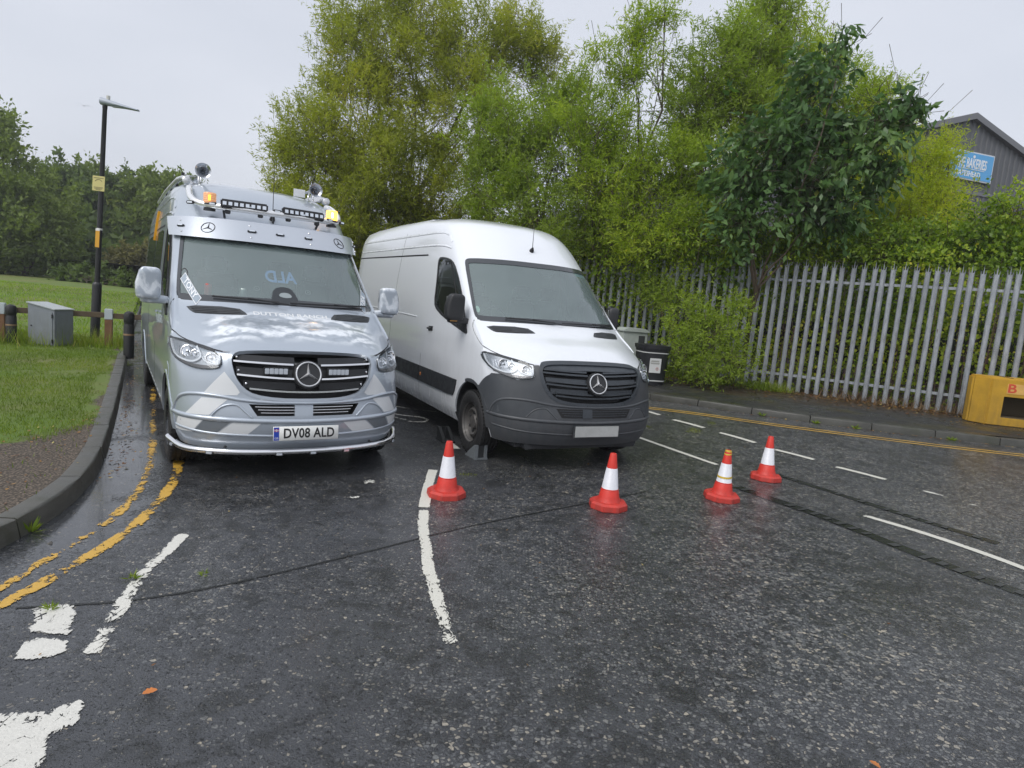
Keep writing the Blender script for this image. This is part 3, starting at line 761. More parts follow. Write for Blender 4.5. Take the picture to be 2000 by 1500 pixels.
# open the bumper skin over the lower intake
bx=cutter('c',[(-.44,.655),(.44,.655),(.385,.562),(-.385,.562)],.05,-.05,M_GRBACK)
bpy.data.objects.remove(bx)
patch('lower_intake',[(-.43,.652),(.43,.652),(.38,.566),(-.38,.566)],.009,M_GRBACK,van_w,depth=.004,res=.06,smooth=0)
for k in range(3): ribbon('intake_bar',[(-.40+.02*k,.632-.022*k),(.40-.02*k,.632-.022*k)],.005,.013,M_GRFIN,van_w,depth=.004)
patch('intake_post',[(-.17,.652),(-.06,.652),(-.06,.566),(-.17,.566)],.014,M_GRFIN,van_w,depth=.008,smooth=0)
for s in(-1,1):
    fg=[(1.09,.545),(1.07,.62),(1.01,.68),(.867,.70),(.66,.695),(.50,.672),(.46,.664),(.52,.662),(.60,.652),(.66,.62),(.71,.545)]
    patch('bumper_recess',[(p[0]*s,p[1]) for p in fg],.0085,mk('bumper_recess_plastic',(.042,.048,.055),.55,var=.3,vscale=8),van_w,depth=.004,res=.06,smooth=0)  # raised patch in darker grey: shade of a recess painted on
    e=a_y(1.42,.74); r0=a_y(5.27-.47,.64)
    patch('rub_strip',[(s*(e+.03),.555),(s*(e-.01),.60),(s*(e-.05),.70),(s*(e-.06),.74),(s*r0,.74),(s*r0,.545),(s*(e+.2),.545)],.014,mk('rub_strip_black',(.03,.033,.037),.45,var=.2),van_w,depth=.016,res=.2,smooth=0)
    patch('rub_strip',[(s*a_y(5.27+.47,.7),.74),(s*a_y(6.9,.7),.74),(s*a_y(6.9,.7),.545),(s*a_y(5.27+.47,.6),.545)],.014,M_BUMPER,van_w,depth=.016,res=.2,smooth=0)
    ribbon('strip_joint',[(s*3.02,.545),(s*3.02,.74)],.008,.016,mk('panel_gap'),van_w,depth=.004)
    MB().lathe([(0,.006),(.022,.005),(.024,0)],14,Matrix.Translation(Vector(sa(s*2.93,.64,.014)))@Matrix.Rotation(s*math.pi/2,4,'Y')).build('side_marker',mk('side_marker',(.65,.2,.03),.3),van_w,smooth=True,angle=40)
MB().box((0,-.020,.435),(.55,.012,.13)).build('plate_holder',mk('plate_holder',(.05,.055,.06),.4),van_w,bevel=.004)
MB().box((0,-.030,.437),(.52,.006,.111)).build('plate_blank',mk('plate_dirty',(.42,.43,.42),.4,var=.3,vscale=6),van_w,bevel=.003)
# lower valance hanging under the front bumper
MB().box((0,.30,.245),(1.35,.18,.07)).build('undertray',mk('dark_interior'),van_w,bevel=.01)
patch('sunvisor_sticker',[(.62,2.085),(1.0,2.065),(1.01,2.02),(.63,2.04)],-.012,mk('blue_sticker',(.12,.50,.62),.4),van_w,depth=0,res=.06,smooth=0)
patch('permit_sticker',[(1.02,2.0),(1.07,1.995),(1.075,1.95),(1.03,1.955)],-.012,mk('pale_sticker',(.5,.6,.5),.4),van_w,depth=0,res=.06,smooth=0)
patch('tax_disc',[(-1.02+.035*math.cos(t),1.55+.035*math.sin(t)) for t in np.linspace(0,2*math.pi,12,endpoint=False)],-.012,mk('pale_green',(.45,.62,.55),.5),van_w,depth=0,res=.06,smooth=0)
# ---- silver van extras
white=mk('white_vinyl',(.72,.74,.75),.3,coat=.5)
dkgrey=mk('grey_vinyl',(.17,.19,.21),.3,coat=.5)
ST=[([(-.606,.905),(-.53,.80),(-.50,.745),(-.52,.722),(-.80,.712)],white),([(-.808,.688),(-.582,.690),(-.737,.553),(-.986,.548)],white),
 ([(-1.06,.507),(-.80,.507),(-.925,.40),(-1.12,.39)],white),([(-.547,.504),(-.356,.500),(-.45,.40),(-.677,.40)],white),([(-.79,.507),(-.56,.507),(-.69,.40),(-.91,.40)],dkgrey),
 ([(-.34,.500),(-.02,.498),(-.05,.40),(-.43,.40)],M_SILVER),
 ([(.585,.905),(.52,.80),(.49,.745),(.52,.722),(.79,.708)],white),([(.575,.690),(.82,.687),(.97,.548),(.73,.552)],white),([(.309,.500),(.499,.504),(.63,.40),(.404,.40)],white),
 ([(.515,.505),(.75,.507),(.86,.40),(.645,.40)],dkgrey),([(.77,.507),(1.05,.507),(1.11,.40),(.88,.40)],white),
 ([(-.36,.697),(-.10,.692),(-.14,.672),(-.40,.676)],white),([(.22,.694),(.38,.699),(.42,.680),(.26,.674)],white)]
for o_,m_ in ST:
    if m_ is M_SILVER: continue
    patch('stripe',o_,.0022 if m_ is white else .0018,m_,van_s,depth=.003,res=.04,smooth=0)
# chrome under-bumper bar
bar=stube('bumper_bar',smoothpoly([(-1.15,.318),(-1.08,.292),(-.9,.268),(-.5,.262),(0,.262),(.5,.262),(.9,.268),(1.08,.292),(1.15,.318)],2,False),.026,.055,M_CHROME,van_s,14,res=.05)
for a0 in(-1.09,-.70,-.21,.06,.34,.93):
    q=Vector(sa(a0,.285,.078)); n_=SF.pn(a0,.285)[1]; R3=Matrix.Rotation(math.atan2(n_[0],-n_[1]),3,'Z')
    l=MB().box(q,(.075,.016,.034),M=R3).build('marker_light',mk('black_plastic'),bar); bev(l,.008,2)
    MB().box(Vector(q)+R3@Vector((0,-.011,0)),(.045,.008,.016),M=R3).build('marker_lens',M_LEDLENS,bar)
for a0 in(-.6,.6): MB().tube([sa(a0,.29,-.02),sa(a0,.27,.05)],.012).build('bar_bracket',mk('black_plastic'),bar)
# number plate
pl=empty('number_plate'); pl.parent=van_s
Mp=Matrix.Translation((-.012,-.030,.425))@Matrix.Rotation(rad(90-3),4,'X')
o=MB().box((0,0,0),(.535,.118,.008)).build('plate_panel',mk('plate_white',(.80,.81,.78),.3,coat=.4),pl); bev(o,.003,1); o.matrix_local=Mp
o=MB().box((-.243,0,.0048),(.042,.108,.001)).build('plate_band',mk('plate_blue',(.02,.06,.42),.35),pl); o.matrix_local=Mp
ptx=mk('plate_black',(.012,.012,.012),.4)
text_obj('plate_lettering','DV08 ALD',.113,ptx,pl,Mp@Matrix.Translation((.022,-.002,.0055)),.0006,bold=.0022,sx=.80,space=1.04)
text_obj('plate_code','GB',.024,mk('white_vinyl'),pl,Mp@Matrix.Translation((-.243,-.036,.0062)),.0003)
o=MB().box((-.243,.028,.0058),(.034,.022,.0006)).build('plate_flag',mk('flag_red',(.45,.10,.2),.4),pl); o.matrix_local=Mp
b=MB()
b.box((-.243,.028,.0064),(.034,.005,.0004)).box((-.243,.028,.0064),(.005,.022,.0004)); o=b.build('plate_flag_cross',mk('white_vinyl'),pl); o.matrix_local=Mp
# DUTTON RANCH lettering on the bonnet
def warp_on(a0,z0,off,sx=1,ang=0,zs=1.0):
    c_,s_=math.cos(ang),math.sin(ang)
    def f(u,v,w):
        uu=u*sx; a=a0+uu*c_-v*s_; z=z0+(uu*s_+v*c_)*zs
        p,n=SF.pn(a,z,off+w); return Vector(p)
    return f
text_obj('bonnet_lettering','DUTTON RANCH',.105,mk('white_vinyl'),van_s,None,.001,warp=warp_on(.012,1.352,.003,.80,0,.36),bold=.002)
# visor over the windscreen
vis=empty('sun_visor'); vis.parent=van_s
def vzo(t,e):
    # short lip out from the roof, then a nearly upright band
    if t<0: return 2.225-.012*e*e,.0
    return 2.215-(.205-.02*e**3)*t-.012*e*e,(.105-.045*t)*(1-.35*e**4)
V=[];F=[];na=49;nt_=7
for side in(0,1):
    for i in range(nt_):
        t=(i-1)/(nt_-2) if i else -1
        for k in range(na):
            a0=-1.235+2.47*k/(na-1); e=abs(a0)/1.235
            z,off=vzo(t,e); off-=.010*side
            p,n=SF.pn(a0,z,0); n=np.array([n[0],n[1],0]); n/=np.linalg.norm(n)
            V.append(p+n*off)
N0=na*nt_
for sd_ in(0,1):
    for i in range(nt_-1):
        for k in range(na-1):
            q=(sd_*N0+i*na+k,sd_*N0+i*na+k+1,sd_*N0+(i+1)*na+k+1,sd_*N0+(i+1)*na+k); F.append(q[::-1] if sd_==0 else q)
for i in(0,nt_-1):
    for k in range(na-1): F.append((i*na+k,i*na+k+1,N0+i*na+k+1,N0+i*na+k))
for k in(0,na-1):
    for i in range(nt_-1): F.append((i*na+k,(i+1)*na+k,N0+(i+1)*na+k,N0+i*na+k))
vm=mesh('visor_panel',V,F,mk('visor_silver',(.52,.56,.62),.25,.35,coat=.6),vis,angle=40)
bm=bmesh.new(); bm.from_mesh(vm.data); bmesh.ops.recalc_face_normals(bm,faces=bm.faces); bm.to_mesh(vm.data); bm.free()
def vispt(a0,t,ex=0):
    e=abs(a0)/1.235; z,off=vzo(max(t,0),e); off+=ex
    p,n=SF.pn(a0,z,0); n=np.array([n[0],n[1],0]); n/=np.linalg.norm(n); return Vector(p+n*off),Vector(n)
def visM(a0,t,ex=.0):
    p,n=vispt(a0,t,ex); q,_=vispt(a0,max(t-.1,0),ex); r_,_=vispt(a0+.02,t,ex); Y=(q-p).normalized(); X=(r_-vispt(a0-.02,t,ex)[0]).normalized(); Z=X.cross(Y).normalized(); Y=Z.cross(X)
    M=Matrix(((X.x,Y.x,Z.x,p.x),(X.y,Y.y,Z.y,p.y),(X.z,Y.z,Z.z,p.z),(0,0,0,1))); return M
blk=mk('black_plastic')
for a0 in(-1.0,-.225,.028,.30,1.12):
    M=visM(a0,.5); l=MB().box((0,0,.006),(.085,.026,.012)).build('marker_light',blk,vis); bev(l,.006,2); l.matrix_local=M
    l2=MB().box((0,0,.014),(.052,.012,.006)).build('marker_lens',M_LEDLENS,vis); l2.matrix_local=M
for a0 in(-1.0,-.24,.32,1.14):
    for t in(.22,.78):
        if t>.5 or True:
            l=MB().lathe([(.009,0),(.009,.004),(.004,.008),(0,.008)],10).build('bolt',M_CHROME,vis,smooth=True,angle=40); l.matrix_local=visM(a0,t)
for a0 in(-.655,.72):
    M=visM(a0,.5,.001); b=MB(); R_=.062
    b.tube([(R_*math.cos(t),R_*math.sin(t),.0) for t in np.linspace(0,2*math.pi,32,endpoint=False)],.004,6,closed=True)
    for i in range(3):
        t=math.pi/2+i*2*math.pi/3; d=Vector((math.cos(t),math.sin(t),0)); s_=Vector((-math.sin(t),math.cos(t),0)); e1=Vector((math.cos(t+math.pi/3),math.sin(t+math.pi/3),0))*.010; e2=Vector((math.cos(t-math.pi/3),math.sin(t-math.pi/3),0))*.010
        b.add([(0,0,.0),e1,d*R_,e2,(0,0,.004)],[(0,1,2,3),(4,1,2),(4,2,3)])
    l=b.build('visor_emblem',blk,vis); l.matrix_local=M
# dark scalloped curtain inside the top of the screen
sc=[(-1.04,2.10)]+[(1.04,2.10)]
for k in range(0,121):
    a0=1.04-2.08*k/120; ph=(a0*3.6)%1.0; sc.append((a0,2.02-.045*abs(math.sin(ph*math.pi))**.6+.0))
patch('windscreen_curtain',sc,-.02,mk('curtain_black',(.015,.017,.019),.9),van_s,depth=0,res=.08,smooth=0)
# roof light bar
bar=empty('light_bar'); bar.parent=van_s
bp=smoothpoly([(-1.0,2.53),(-.945,2.44),(-.885,2.345),(-.78,2.268),(-.55,2.246),(0,2.240),(.55,2.246),(.78,2.268),(.885,2.345),(.945,2.44),(1.0,2.53)],2,False)
P=[]
for i,(a0,z) in enumerate(densify(bp,.05,False)):
    e=max(0,(z-2.29)/.24); off=.115*(1-e)**.5 if e<1 else 0
    p,n=SF.pn(a0,z,0); P.append(Vector(p+n*max(off,.018)))
MB().tube(P,.032,14).build('bar_tube',mk('bar_white_chrome',(.86,.87,.88),.22,.55,coat=.6),bar,smooth=True,angle=60)
for a0 in(-.85,-.6,-.23,.02,.27,.62,.82):
    p,n=SF.pn(a0,2.248,.135+.008); n=np.array([n[0],n[1],0]);n/=np.linalg.norm(n); R3=Matrix.Rotation(math.atan2(n[0],-n[1]),3,'Z')
    l=MB().box(Vector(p),(.085,.02,.034),M=R3).build('marker_light',blk,bar); bev(l,.008,2)
    MB().box(Vector(p)+R3@Vector((0,-.012,0)),(.05,.006,.016),M=R3).build('marker_lens',M_LEDLENS,bar)
for a0 in(-.5,.0,.5): MB().tube([sa(a0,2.24,-.01),sa(a0,2.255,.10)],.012).build('bar_bracket',blk,bar)
for sx in(-.285,.285):
    l=empty('led_bar'); l.parent=van_s
    y0=SF.pt0(sx,2.27)[1]-.085; yaw=rad(6)*(1 if sx>0 else -1)
    M=Matrix.Translation((sx,y0-.02,2.362))@Matrix.Rotation(yaw,4,'Z')@Matrix.Rotation(rad(-8),4,'X')
    o=MB().box((0,0,0),(.435,.055,.088)).build('bar_housing',blk,l); bev(o,.012,2); o.matrix_local=M
    for k in range(8):
        o=MB().lathe([(0,-.004),(.012,-.002),(.022,.006),(.0235,.008)],4,Matrix.Translation((-.182+k*.052,-.034,0))@Matrix.Rotation(math.pi/2,4,'X')@Matrix.Rotation(math.pi/4,4,'Z')).build('led_cell',M_LEDLENS,l,bevel=0); o.matrix_local=M@Matrix.Translation((0,.006,0))
    for k in(-.15,.15):
        o=MB().box((k,.02,-.06),(.05,.03,.06)).build('bar_foot',blk,l,bevel=.006); o.matrix_local=M
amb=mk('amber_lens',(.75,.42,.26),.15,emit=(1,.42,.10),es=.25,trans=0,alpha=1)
ambl=mk('amber_lit',(.9,.45,.08),.2,emit=(1,.46,.07),es=3.2)
ambh=mk('amber_hot',(1,.75,.35),.2,emit=(1,.72,.25),es=9)
for sx,lit in((-.585,0),(.62,1)):
    l=empty('beacon'); l.parent=van_s
    y0=SF.pt0(sx,2.34)[1]-.13; T=Matrix.Translation((sx,y0,2.285))
    MB().lathe([(.055,0),(.055,.02),(.035,.026),(.035,.05),(.06,.056),(.06,.07)],24,T).build('beacon_base',blk,l,smooth=True,angle=40)
    MB().lathe([(.058,.07),(.058,.165),(.054,.172),(0,.174)],24,T).build('beacon_dome',ambl if lit else amb,l,smooth=True,angle=40)
    for k in range(5):
        MB().lathe([(.0585,.078+.018*k),(.0605,.083+.018*k),(.0585,.088+.018*k)],24,T).build('beacon_ring',ambl if lit else amb,l,smooth=True)
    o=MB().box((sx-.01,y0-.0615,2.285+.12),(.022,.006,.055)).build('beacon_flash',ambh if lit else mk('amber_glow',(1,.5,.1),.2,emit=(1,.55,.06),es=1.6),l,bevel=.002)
# horns, roof rails
for sx in(-.59,.60):
    l=empty('air_horn'); l.parent=van_s
    T=Matrix.Translation((sx,2.33 if sx<0 else 2.42,2.735))@Matrix.Rotation(rad(90),4,'X')@Matrix.Rotation(rad(-4 if sx<0 else 4),4,'Y')
    ho=MB().lathe([(.012,-.42),(.016,-.2),(.024,-.08),(.040,-.02),(.070,.02),(.078,.024),(.078,.018),(.062,.01),(.034,-.03),(.012,-.12),(0,-.14)],32,T,False).build('horn_bell',mk('horn_steel',(.5,.52,.55),.22,.95),l,smooth=True,angle=60)
    MB().tube([(sx,2.50,2.73),(sx,2.50,2.56)],.010).build('horn_bracket',M_CHROME,l,smooth=True); MB().tube([(sx,2.72,2.73),(sx,2.72,2.60)],.012).build('horn_bracket',M_CHROME,l,smooth=True)
    s=-1 if sx<0 else 1
    r=empty('roof_rail'); r.parent=van_s
    P=[(s*.735,2.42,2.63),(s*.745,2.6,2.665),(s*.75,3.2,2.715),(s*.75,5.0,2.755),(s*.745,6.7,2.74)]
    P2=[Vector(p) for p in P]
    MB().tube(P2,.030,12).build('rail_tube',mk('rail_white',(.62,.64,.66),.25,.3,coat=.4),r,smooth=True,angle=60)
    MB().lathe([(0,.012),(.03,.008),(.04,-.0),(.04,-.05)],16,Matrix.Translation(P2[0])@Matrix.Rotation(rad(80),4,'X')).build('rail_cap',mk('rail_white'),r,smooth=True,angle=40)
    for y in(2.75,3.5,4.3,5.1,5.9,6.6): MB().box((s*.742,y,2.69),(.03,.06,.10)).build('rail_clamp',blk,r)
    MB().box((s*.665,2.62,2.665),(.12,.05,.08)).build('rail_bracket',M_CHROME,r,bevel=.006)
pb=MB().box((.47,2.62,2.70),(.13,.012,.09)).build('roof_plaque',mk('white_vinyl'),van_s,bevel=.003)
# amber side boards near the rear of the roof
for s in(-1,):
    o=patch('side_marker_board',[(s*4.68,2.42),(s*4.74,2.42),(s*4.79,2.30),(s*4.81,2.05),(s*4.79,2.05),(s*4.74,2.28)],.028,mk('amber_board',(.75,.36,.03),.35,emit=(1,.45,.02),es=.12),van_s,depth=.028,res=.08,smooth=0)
for s in(-1,1):
    for r0,r1 in((3.2,4.42),(4.62,6.5)):
        o=[(s*r0,1.50),(s*(r0-.02),1.56),(s*(r0-.05),2.06),(s*r0,2.12),(s*r1,2.13),(s*(r1+.05),2.07),(s*(r1+.08),1.56),(s*(r1+.02),1.5)]
        if s>0:o=o[::-1]
        patch('side_window',o,.004,M_PRIV,van_s,depth=.01,res=.3)
    for k in range(9):
        a0=2.15+k*.32
        patch('sill_stripe',[(s*a0,.44),(s*(a0+.16),.44),(s*(a0+.10),.31),(s*(a0-.06),.31)],.002,white,van_s,depth=.003,res=.2,smooth=0)
    patch('wing_vent_light',[(s*1.22,.86),(s*1.30,.90),(s*1.31,.70),(s*1.24,.69)],.004,M_SILVER,van_s,depth=.006,smooth=0)
# signs and cans behind the silver van's windscreen
sgn=mk('sign_grey',(.30,.36,.42),.5); wl=mk('sign_white',(.8,.82,.84),.5)
for txt,a0,z0,ang,wd in(('TONY',-.905,1.525,rad(-46),.30),('LISA',.94,1.52,rad(48),.25)):
    e=empty('name_board'); e.parent=van_s
    c_,s_=math.cos(ang),math.sin(ang)
    q=[(a0+u*c_-v*s_,z0+(u*s_+v*c_)) for u,v in((-wd/2,-.045),(wd/2,-.045),(wd/2,.045),(-wd/2,.045))]
    patch('board_panel',q,.004,wl,e,depth=0,res=.05,smooth=0)
    q=[(a0+u*c_-v*s_,z0+(u*s_+v*c_)) for u,v in((-wd/2+.006,-.038),(wd/2-.006,-.038),(wd/2-.006,.038),(-wd/2+.006,.038))]
    patch('board_face',q,.006,sgn,e,depth=0,res=.05,smooth=0)
    text_obj('board_lettering',txt,.088,wl,e,None,.0005,warp=warp_on(a0,z0,.008,.85,ang),bold=.002)
text_obj('screen_lettering','ALD',.15,mk('blue_print',(.25,.42,.72),.6,emit=(.1,.2,.4),es=.25),van_s,None,.0005,warp=warp_on(-.02,1.70,-.012,-1.0,0),bold=.004)  # printed letters, no lamp; a faint blue glow is added in the material
patch('dash_console',[(-.13,1.44),(-.135,1.50),(-.10,1.585),(-.02,1.605),(.05,1.595),(.09,1.54),(.115,1.44)],.004,mk('console_dark',(.035,.04,.045),.35),van_s,depth=0,res=.05)
patch('console_slot',[(-.07,1.515),(-.05,1.545),(.0,1.552),(.04,1.54),(.055,1.51),(-.01,1.50)],.006,mk('slot_grey',(.28,.32,.33),.4),van_s,depth=0,res=.05)
for a0,z0,m_ in((-.72,1.56,mk('can_red',(.55,.08,.06),.3,.3)),(-.385,1.545,mk('can_pale',(.5,.58,.55),.3,.3))):
    p=sa(a0,z0,-.06); MB().lathe([(.028,-.06),(.032,-.05),(.032,.05),(.027,.06),(0,.06)],16,Matrix.Translation(Vector(p))).build('drink_can',m_,van_s,smooth=True,angle=40)
for a0 in(-.25,.22): star(van_s,a0,1.585,.026,mk('sign_white'),blk,-.02,'screen_badge',disc=False,flat=True)
MB().tube([sa(-1.0+.045*math.cos(t),1.66+.045*math.sin(t),-.01) for t in np.linspace(0,2*math.pi,20,endpoint=False)],.008,6,closed=True).build('screen_disc',blk,van_s,smooth=True)
# ---------------------------------------------------------------- ground, kerbs, markings
def vnoise(x,y,s,seed=0):
    """cheap value noise, numpy"""
    x=np.asarray(x)*s+seed*17.3; y=np.asarray(y)*s+seed*5.1
    xi=np.floor(x);yi=np.floor(y);fx=x-xi;fy=y-yi;fx=fx*fx*(3-2*fx);fy=fy*fy*(3-2*fy)
    def h(a,b): 
        v=np.sin(a*127.1+b*311.7+seed*7.7)*43758.5453; return v-np.floor(v)
    return (h(xi,yi)*(1-fx)+h(xi+1,yi)*fx)*(1-fy)+(h(xi,yi+1)*(1-fx)+h(xi+1,yi+1)*fx)*fy
def asphalt():
    m=bpy.data.materials.new('wet_asphalt'); m.use_nodes=True; N=NT(m); b=N.t.nodes['Principled BSDF']; co=N.coord()
    # stones of two sizes sitting in a dark binder; where the surface is fresher the binder hides them
    dw=N.n('ShaderNodeVectorMath'); dw.operation='ADD'; nv=N.n('ShaderNodeTexNoise'); nv.inputs['Scale'].default_value=70; N.l(co,nv.inputs['Vector'])
    sc_=N.n('ShaderNodeVectorMath'); sc_.operation='SCALE'; sc_.inputs['Scale'].default_value=.010; N.l(nv.outputs['Color'],sc_.inputs[0]); N.l(co,dw.inputs[0]); N.l(sc_.outputs[0],dw.inputs[1])
    v=N.vor(dw.outputs[0],49); v2=N.vor(dw.outputs[0],120); de=N.n('ShaderNodeTexVoronoi'); de.feature='DISTANCE_TO_EDGE'; de.inputs['Scale'].default_value=49; N.l(dw.outputs[0],de.inputs['Vector'])
    sep=N.n('ShaderNodeSeparateColor'); N.l(v.outputs['Color'],sep.inputs[0])
    stone=N.ramp(sep.outputs[0],[(0,(.014,.015,.016)),(.3,(.045,.048,.052)),(.6,(.105,.11,.115)),(.86,(.18,.18,.17)),(.97,(.29,.265,.22)),(1,(.38,.34,.27))])
    expo=N.ramp(N.noise(co,.75,5,.65),[(.36,.0),(.62,.50)])
    sxx=N.n('ShaderNodeSeparateXYZ'); N.l(co,sxx.inputs[0]); ex=N.n('ShaderNodeMapRange'); ex.inputs['From Min'].default_value=-1.5; ex.inputs['From Max'].default_value=1.5; ex.inputs['To Min'].default_value=-.22; ex.inputs['To Max'].default_value=.16; N.l(sxx.outputs[0],ex.inputs[0])
    pick=N.math('ADD',N.math('ADD',sep.outputs[2],expo),ex.outputs[0])
    body=N.ramp(N.math('SUBTRACT',de.outputs['Distance'],N.math('MULTIPLY',N.math('SUBTRACT',1.05,pick),.30)),[(.015,0),(.10,1)])
    fine=N.noise(co,330,3)
    binder=N.ramp(fine,[(.3,(.024,.0255,.029)),(.72,(.074,.078,.086))])
    col=N.mix(body,binder,stone)
    dmp=N.ramp(N.math('ADD',N.noise(co,5.5,5,.68,.6),N.math('MULTIPLY',N.math('SUBTRACT',N.noise(co,.55,3),.5),.35)),[(.50,0),(.60,1)])
    col=N.mix(N.math('MULTIPLY',dmp,.62),col,(.012,.013,.012))
    big=N.ramp(N.noise(co,.9,5,.65),[(.3,.72),(.7,1.25)]); col=N.mix(1,col,big,'MULTIPLY')
    # smoother newer tarmac close to the kerb and in the patches
    sx=N.n('ShaderNodeSeparateXYZ'); N.l(co,sx.inputs[0])
    # wet film and puddles
    mp=N.n('ShaderNodeMapping'); mp.inputs['Rotation'].default_value=(0,0,.5); mp.inputs['Scale'].default_value=(1,.55,1); N.l(co,mp.inputs[0])
    w1=N.noise(mp.outputs[0],1.1,6,.62,.5); 
    gx=N.n('ShaderNodeMapRange'); gx.interpolation_type='SMOOTHSTEP'; gx.inputs['From Min'].default_value=.95; gx.inputs['From Max'].default_value=.2
    at=N.n('ShaderNodeAttribute'); at.attribute_name='kerb'; N.l(at.outputs['Fac'],gx.inputs[0])
    wet=N.math('ADD',w1,N.math('MULTIPLY',gx.outputs[0],.20))
    fw=N.n('ShaderNodeMapRange'); fw.inputs['From Min'].default_value=-1.6; fw.inputs['From Max'].default_value=.4; fw.inputs['To Min'].default_value=.06; fw.inputs['To Max'].default_value=0
    N.l(sx.outputs[0],fw.inputs[0]); wet=N.math('ADD',wet,fw.outputs[0])
    pud=N.ramp(N.math('ADD',wet,N.math('MULTIPLY',N.math('SUBTRACT',v.outputs['Distance'],.35),-.22)),[(.615,0),(.665,1)])
    rough=N.mix(pud,N.ramp(fine,[(.3,.24),(.7,.48)]),.045)
    N.l(rough,b.inputs['Roughness']); b.inputs['IOR'].default_value=1.5
    N.l(N.mix(N.math('MULTIPLY',pud,.45),col,(.020,.022,.025)),b.inputs['Base Color'])
    h=N.math('ADD',N.math('MULTIPLY',body,.75),N.math('MULTIPLY',N.ramp(v2.outputs['Distance'],[(0,1),(.6,0)]),.30))
    h=N.math('MULTIPLY',h,N.math('SUBTRACT',1.0,N.math('MULTIPLY',pud,.93)))
    bp=N.n('ShaderNodeBump'); bp.inputs['Strength'].default_value=1.0; bp.inputs['Distance'].default_value=.007; N.l(h,bp.inputs['Height']); N.l(bp.outputs[0],b.inputs['Normal'])
    b.inputs['Coat Weight'].default_value=.25; b.inputs['Coat Roughness'].default_value=.18
    return m
M_ROAD=asphalt()
KL=[(-30,52),(-16.5,28.5),(-9.6,16.1),(-7.06,11.72),(-5.36,8.79),(-4.281,6.92),(-3.636,5.752),(-3.243,5.027),(-3.03,4.5),(-2.90,4.05),(-2.84,3.6),(-2.86,3.0),(-3.0,2.2),(-3.35,1.2),(-4.0,.1),(-5.2,-1.3),(-8,-3.5),(-20,-9)]
KR=[(-30,41),(-14,30.5),(-6,22.0),(-2.5,17.6),(0,14.4),(1.4,12.9),(2.48,11.95),(3.12,11.45),(3.9,11.0),(4.7,10.60),(5.5,10.32),(6.3,10.12),(7.2,9.93),(8.1,9.78),(10,9.5),(14,9.1),(24,8.6),(40,8.3)]
def resample(P,step):
    P=np.array(smoothpoly(P,2,False)); d=np.r_[0,np.cumsum(np.linalg.norm(np.diff(P,axis=0),axis=1))]
    t=np.arange(0,d[-1],step); return np.stack([np.interp(t,d,P[:,0]),np.interp(t,d,P[:,1])],-1)
KLs=resample(KL,.10); KRs=resample(KR,.10)
def kdist(P,K):
    P=np.atleast_2d(P); out=np.full(len(P),1e9)
    for i in range(0,len(P),4000):
        q=P[i:i+4000]; out[i:i+4000]=np.sqrt(((q[:,None]-K[None,::3])**2).sum(-1)).min(1)
    return out
xs=np.unique(np.r_[np.arange(-60,-8,2.0),np.arange(-8,9,.15),np.arange(9,60,2.0)]); ys=np.unique(np.r_[np.arange(-30,0,2.),np.arange(0,16,.15),np.arange(16,70,2.)])
def gridmesh(name,xs,ys,zf,mat):
    X,Y=np.meshgrid(xs,ys); Z=zf(X,Y); V=np.stack([X.ravel(),Y.ravel(),Z.ravel()],-1); nx=len(xs); ny=len(ys)
    i,j=np.meshgrid(np.arange(nx-1),np.arange(ny-1)); a=(j*nx+i).ravel(); F=np.stack([a,a+1,a+nx+1,a+nx],-1)
    return np_mesh(name,V,F,mat,smooth=True),V
def np_mesh(name,V,F,mat,smooth=False,parent=None,attrs=None):
    """fast mesh from numpy; F (n,3) or (n,4)"""
    me=bpy.data.meshes.new(name); V=np.asarray(V,dtype=np.float32); F=np.asarray(F,dtype=np.int32)
    me.vertices.add(len(V)); me.vertices.foreach_set('co',V.ravel()); k=F.shape[1]
    me.loops.add(F.size); me.loops.foreach_set('vertex_index',F.ravel()); me.polygons.add(len(F))
    me.polygons.foreach_set('loop_start',np.arange(0,F.size,k,dtype=np.int32)); me.polygons.foreach_set('loop_total',np.full(len(F),k,dtype=np.int32))
    if smooth: me.polygons.foreach_set('use_smooth',np.ones(len(F),bool))
    for n,v in (attrs or {}).items(): a=me.attributes.new(n,'FLOAT','POINT'); a.data.foreach_set('value',np.asarray(v,dtype=np.float32))
    me.update(calc_edges=True); me.validate(); me.materials.append(mat)
    o=bpy.data.objects.new(name,me); COL.objects.link(o)
    if parent is not None:o.parent=parent
    return o
road,RV=gridmesh('road',xs,ys,lambda X,Y:zroad(X,Y),M_ROAD); tag(road,kind='structure')
at=road.data.attributes.new('kerb','FLOAT','POINT'); dk_=kdist(RV[:,:2],KLs); dk_=np.where(RV[:,1]>20,9,dk_); at.data.foreach_set('value',dk_.astype(np.float32))
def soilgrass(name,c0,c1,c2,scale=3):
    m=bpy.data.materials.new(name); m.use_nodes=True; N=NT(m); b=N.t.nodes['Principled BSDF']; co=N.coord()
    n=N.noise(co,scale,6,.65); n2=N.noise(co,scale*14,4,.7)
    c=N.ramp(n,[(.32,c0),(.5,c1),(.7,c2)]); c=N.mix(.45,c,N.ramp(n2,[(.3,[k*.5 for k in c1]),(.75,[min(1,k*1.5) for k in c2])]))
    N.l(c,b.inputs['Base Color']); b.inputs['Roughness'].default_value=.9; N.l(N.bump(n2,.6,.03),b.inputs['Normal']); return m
M_GROUND=soilgrass('rough_ground',(.05,.075,.02),(.06,.09,.025),(.075,.10,.03),.3)
g=mesh('ground',[(-1500,-1500,-.06),(1500,-1500,-.06),(1500,1500,-.06),(-1500,1500,-.06)],[(0,1,2,3)],M_GROUND); tag(g,kind='structure')
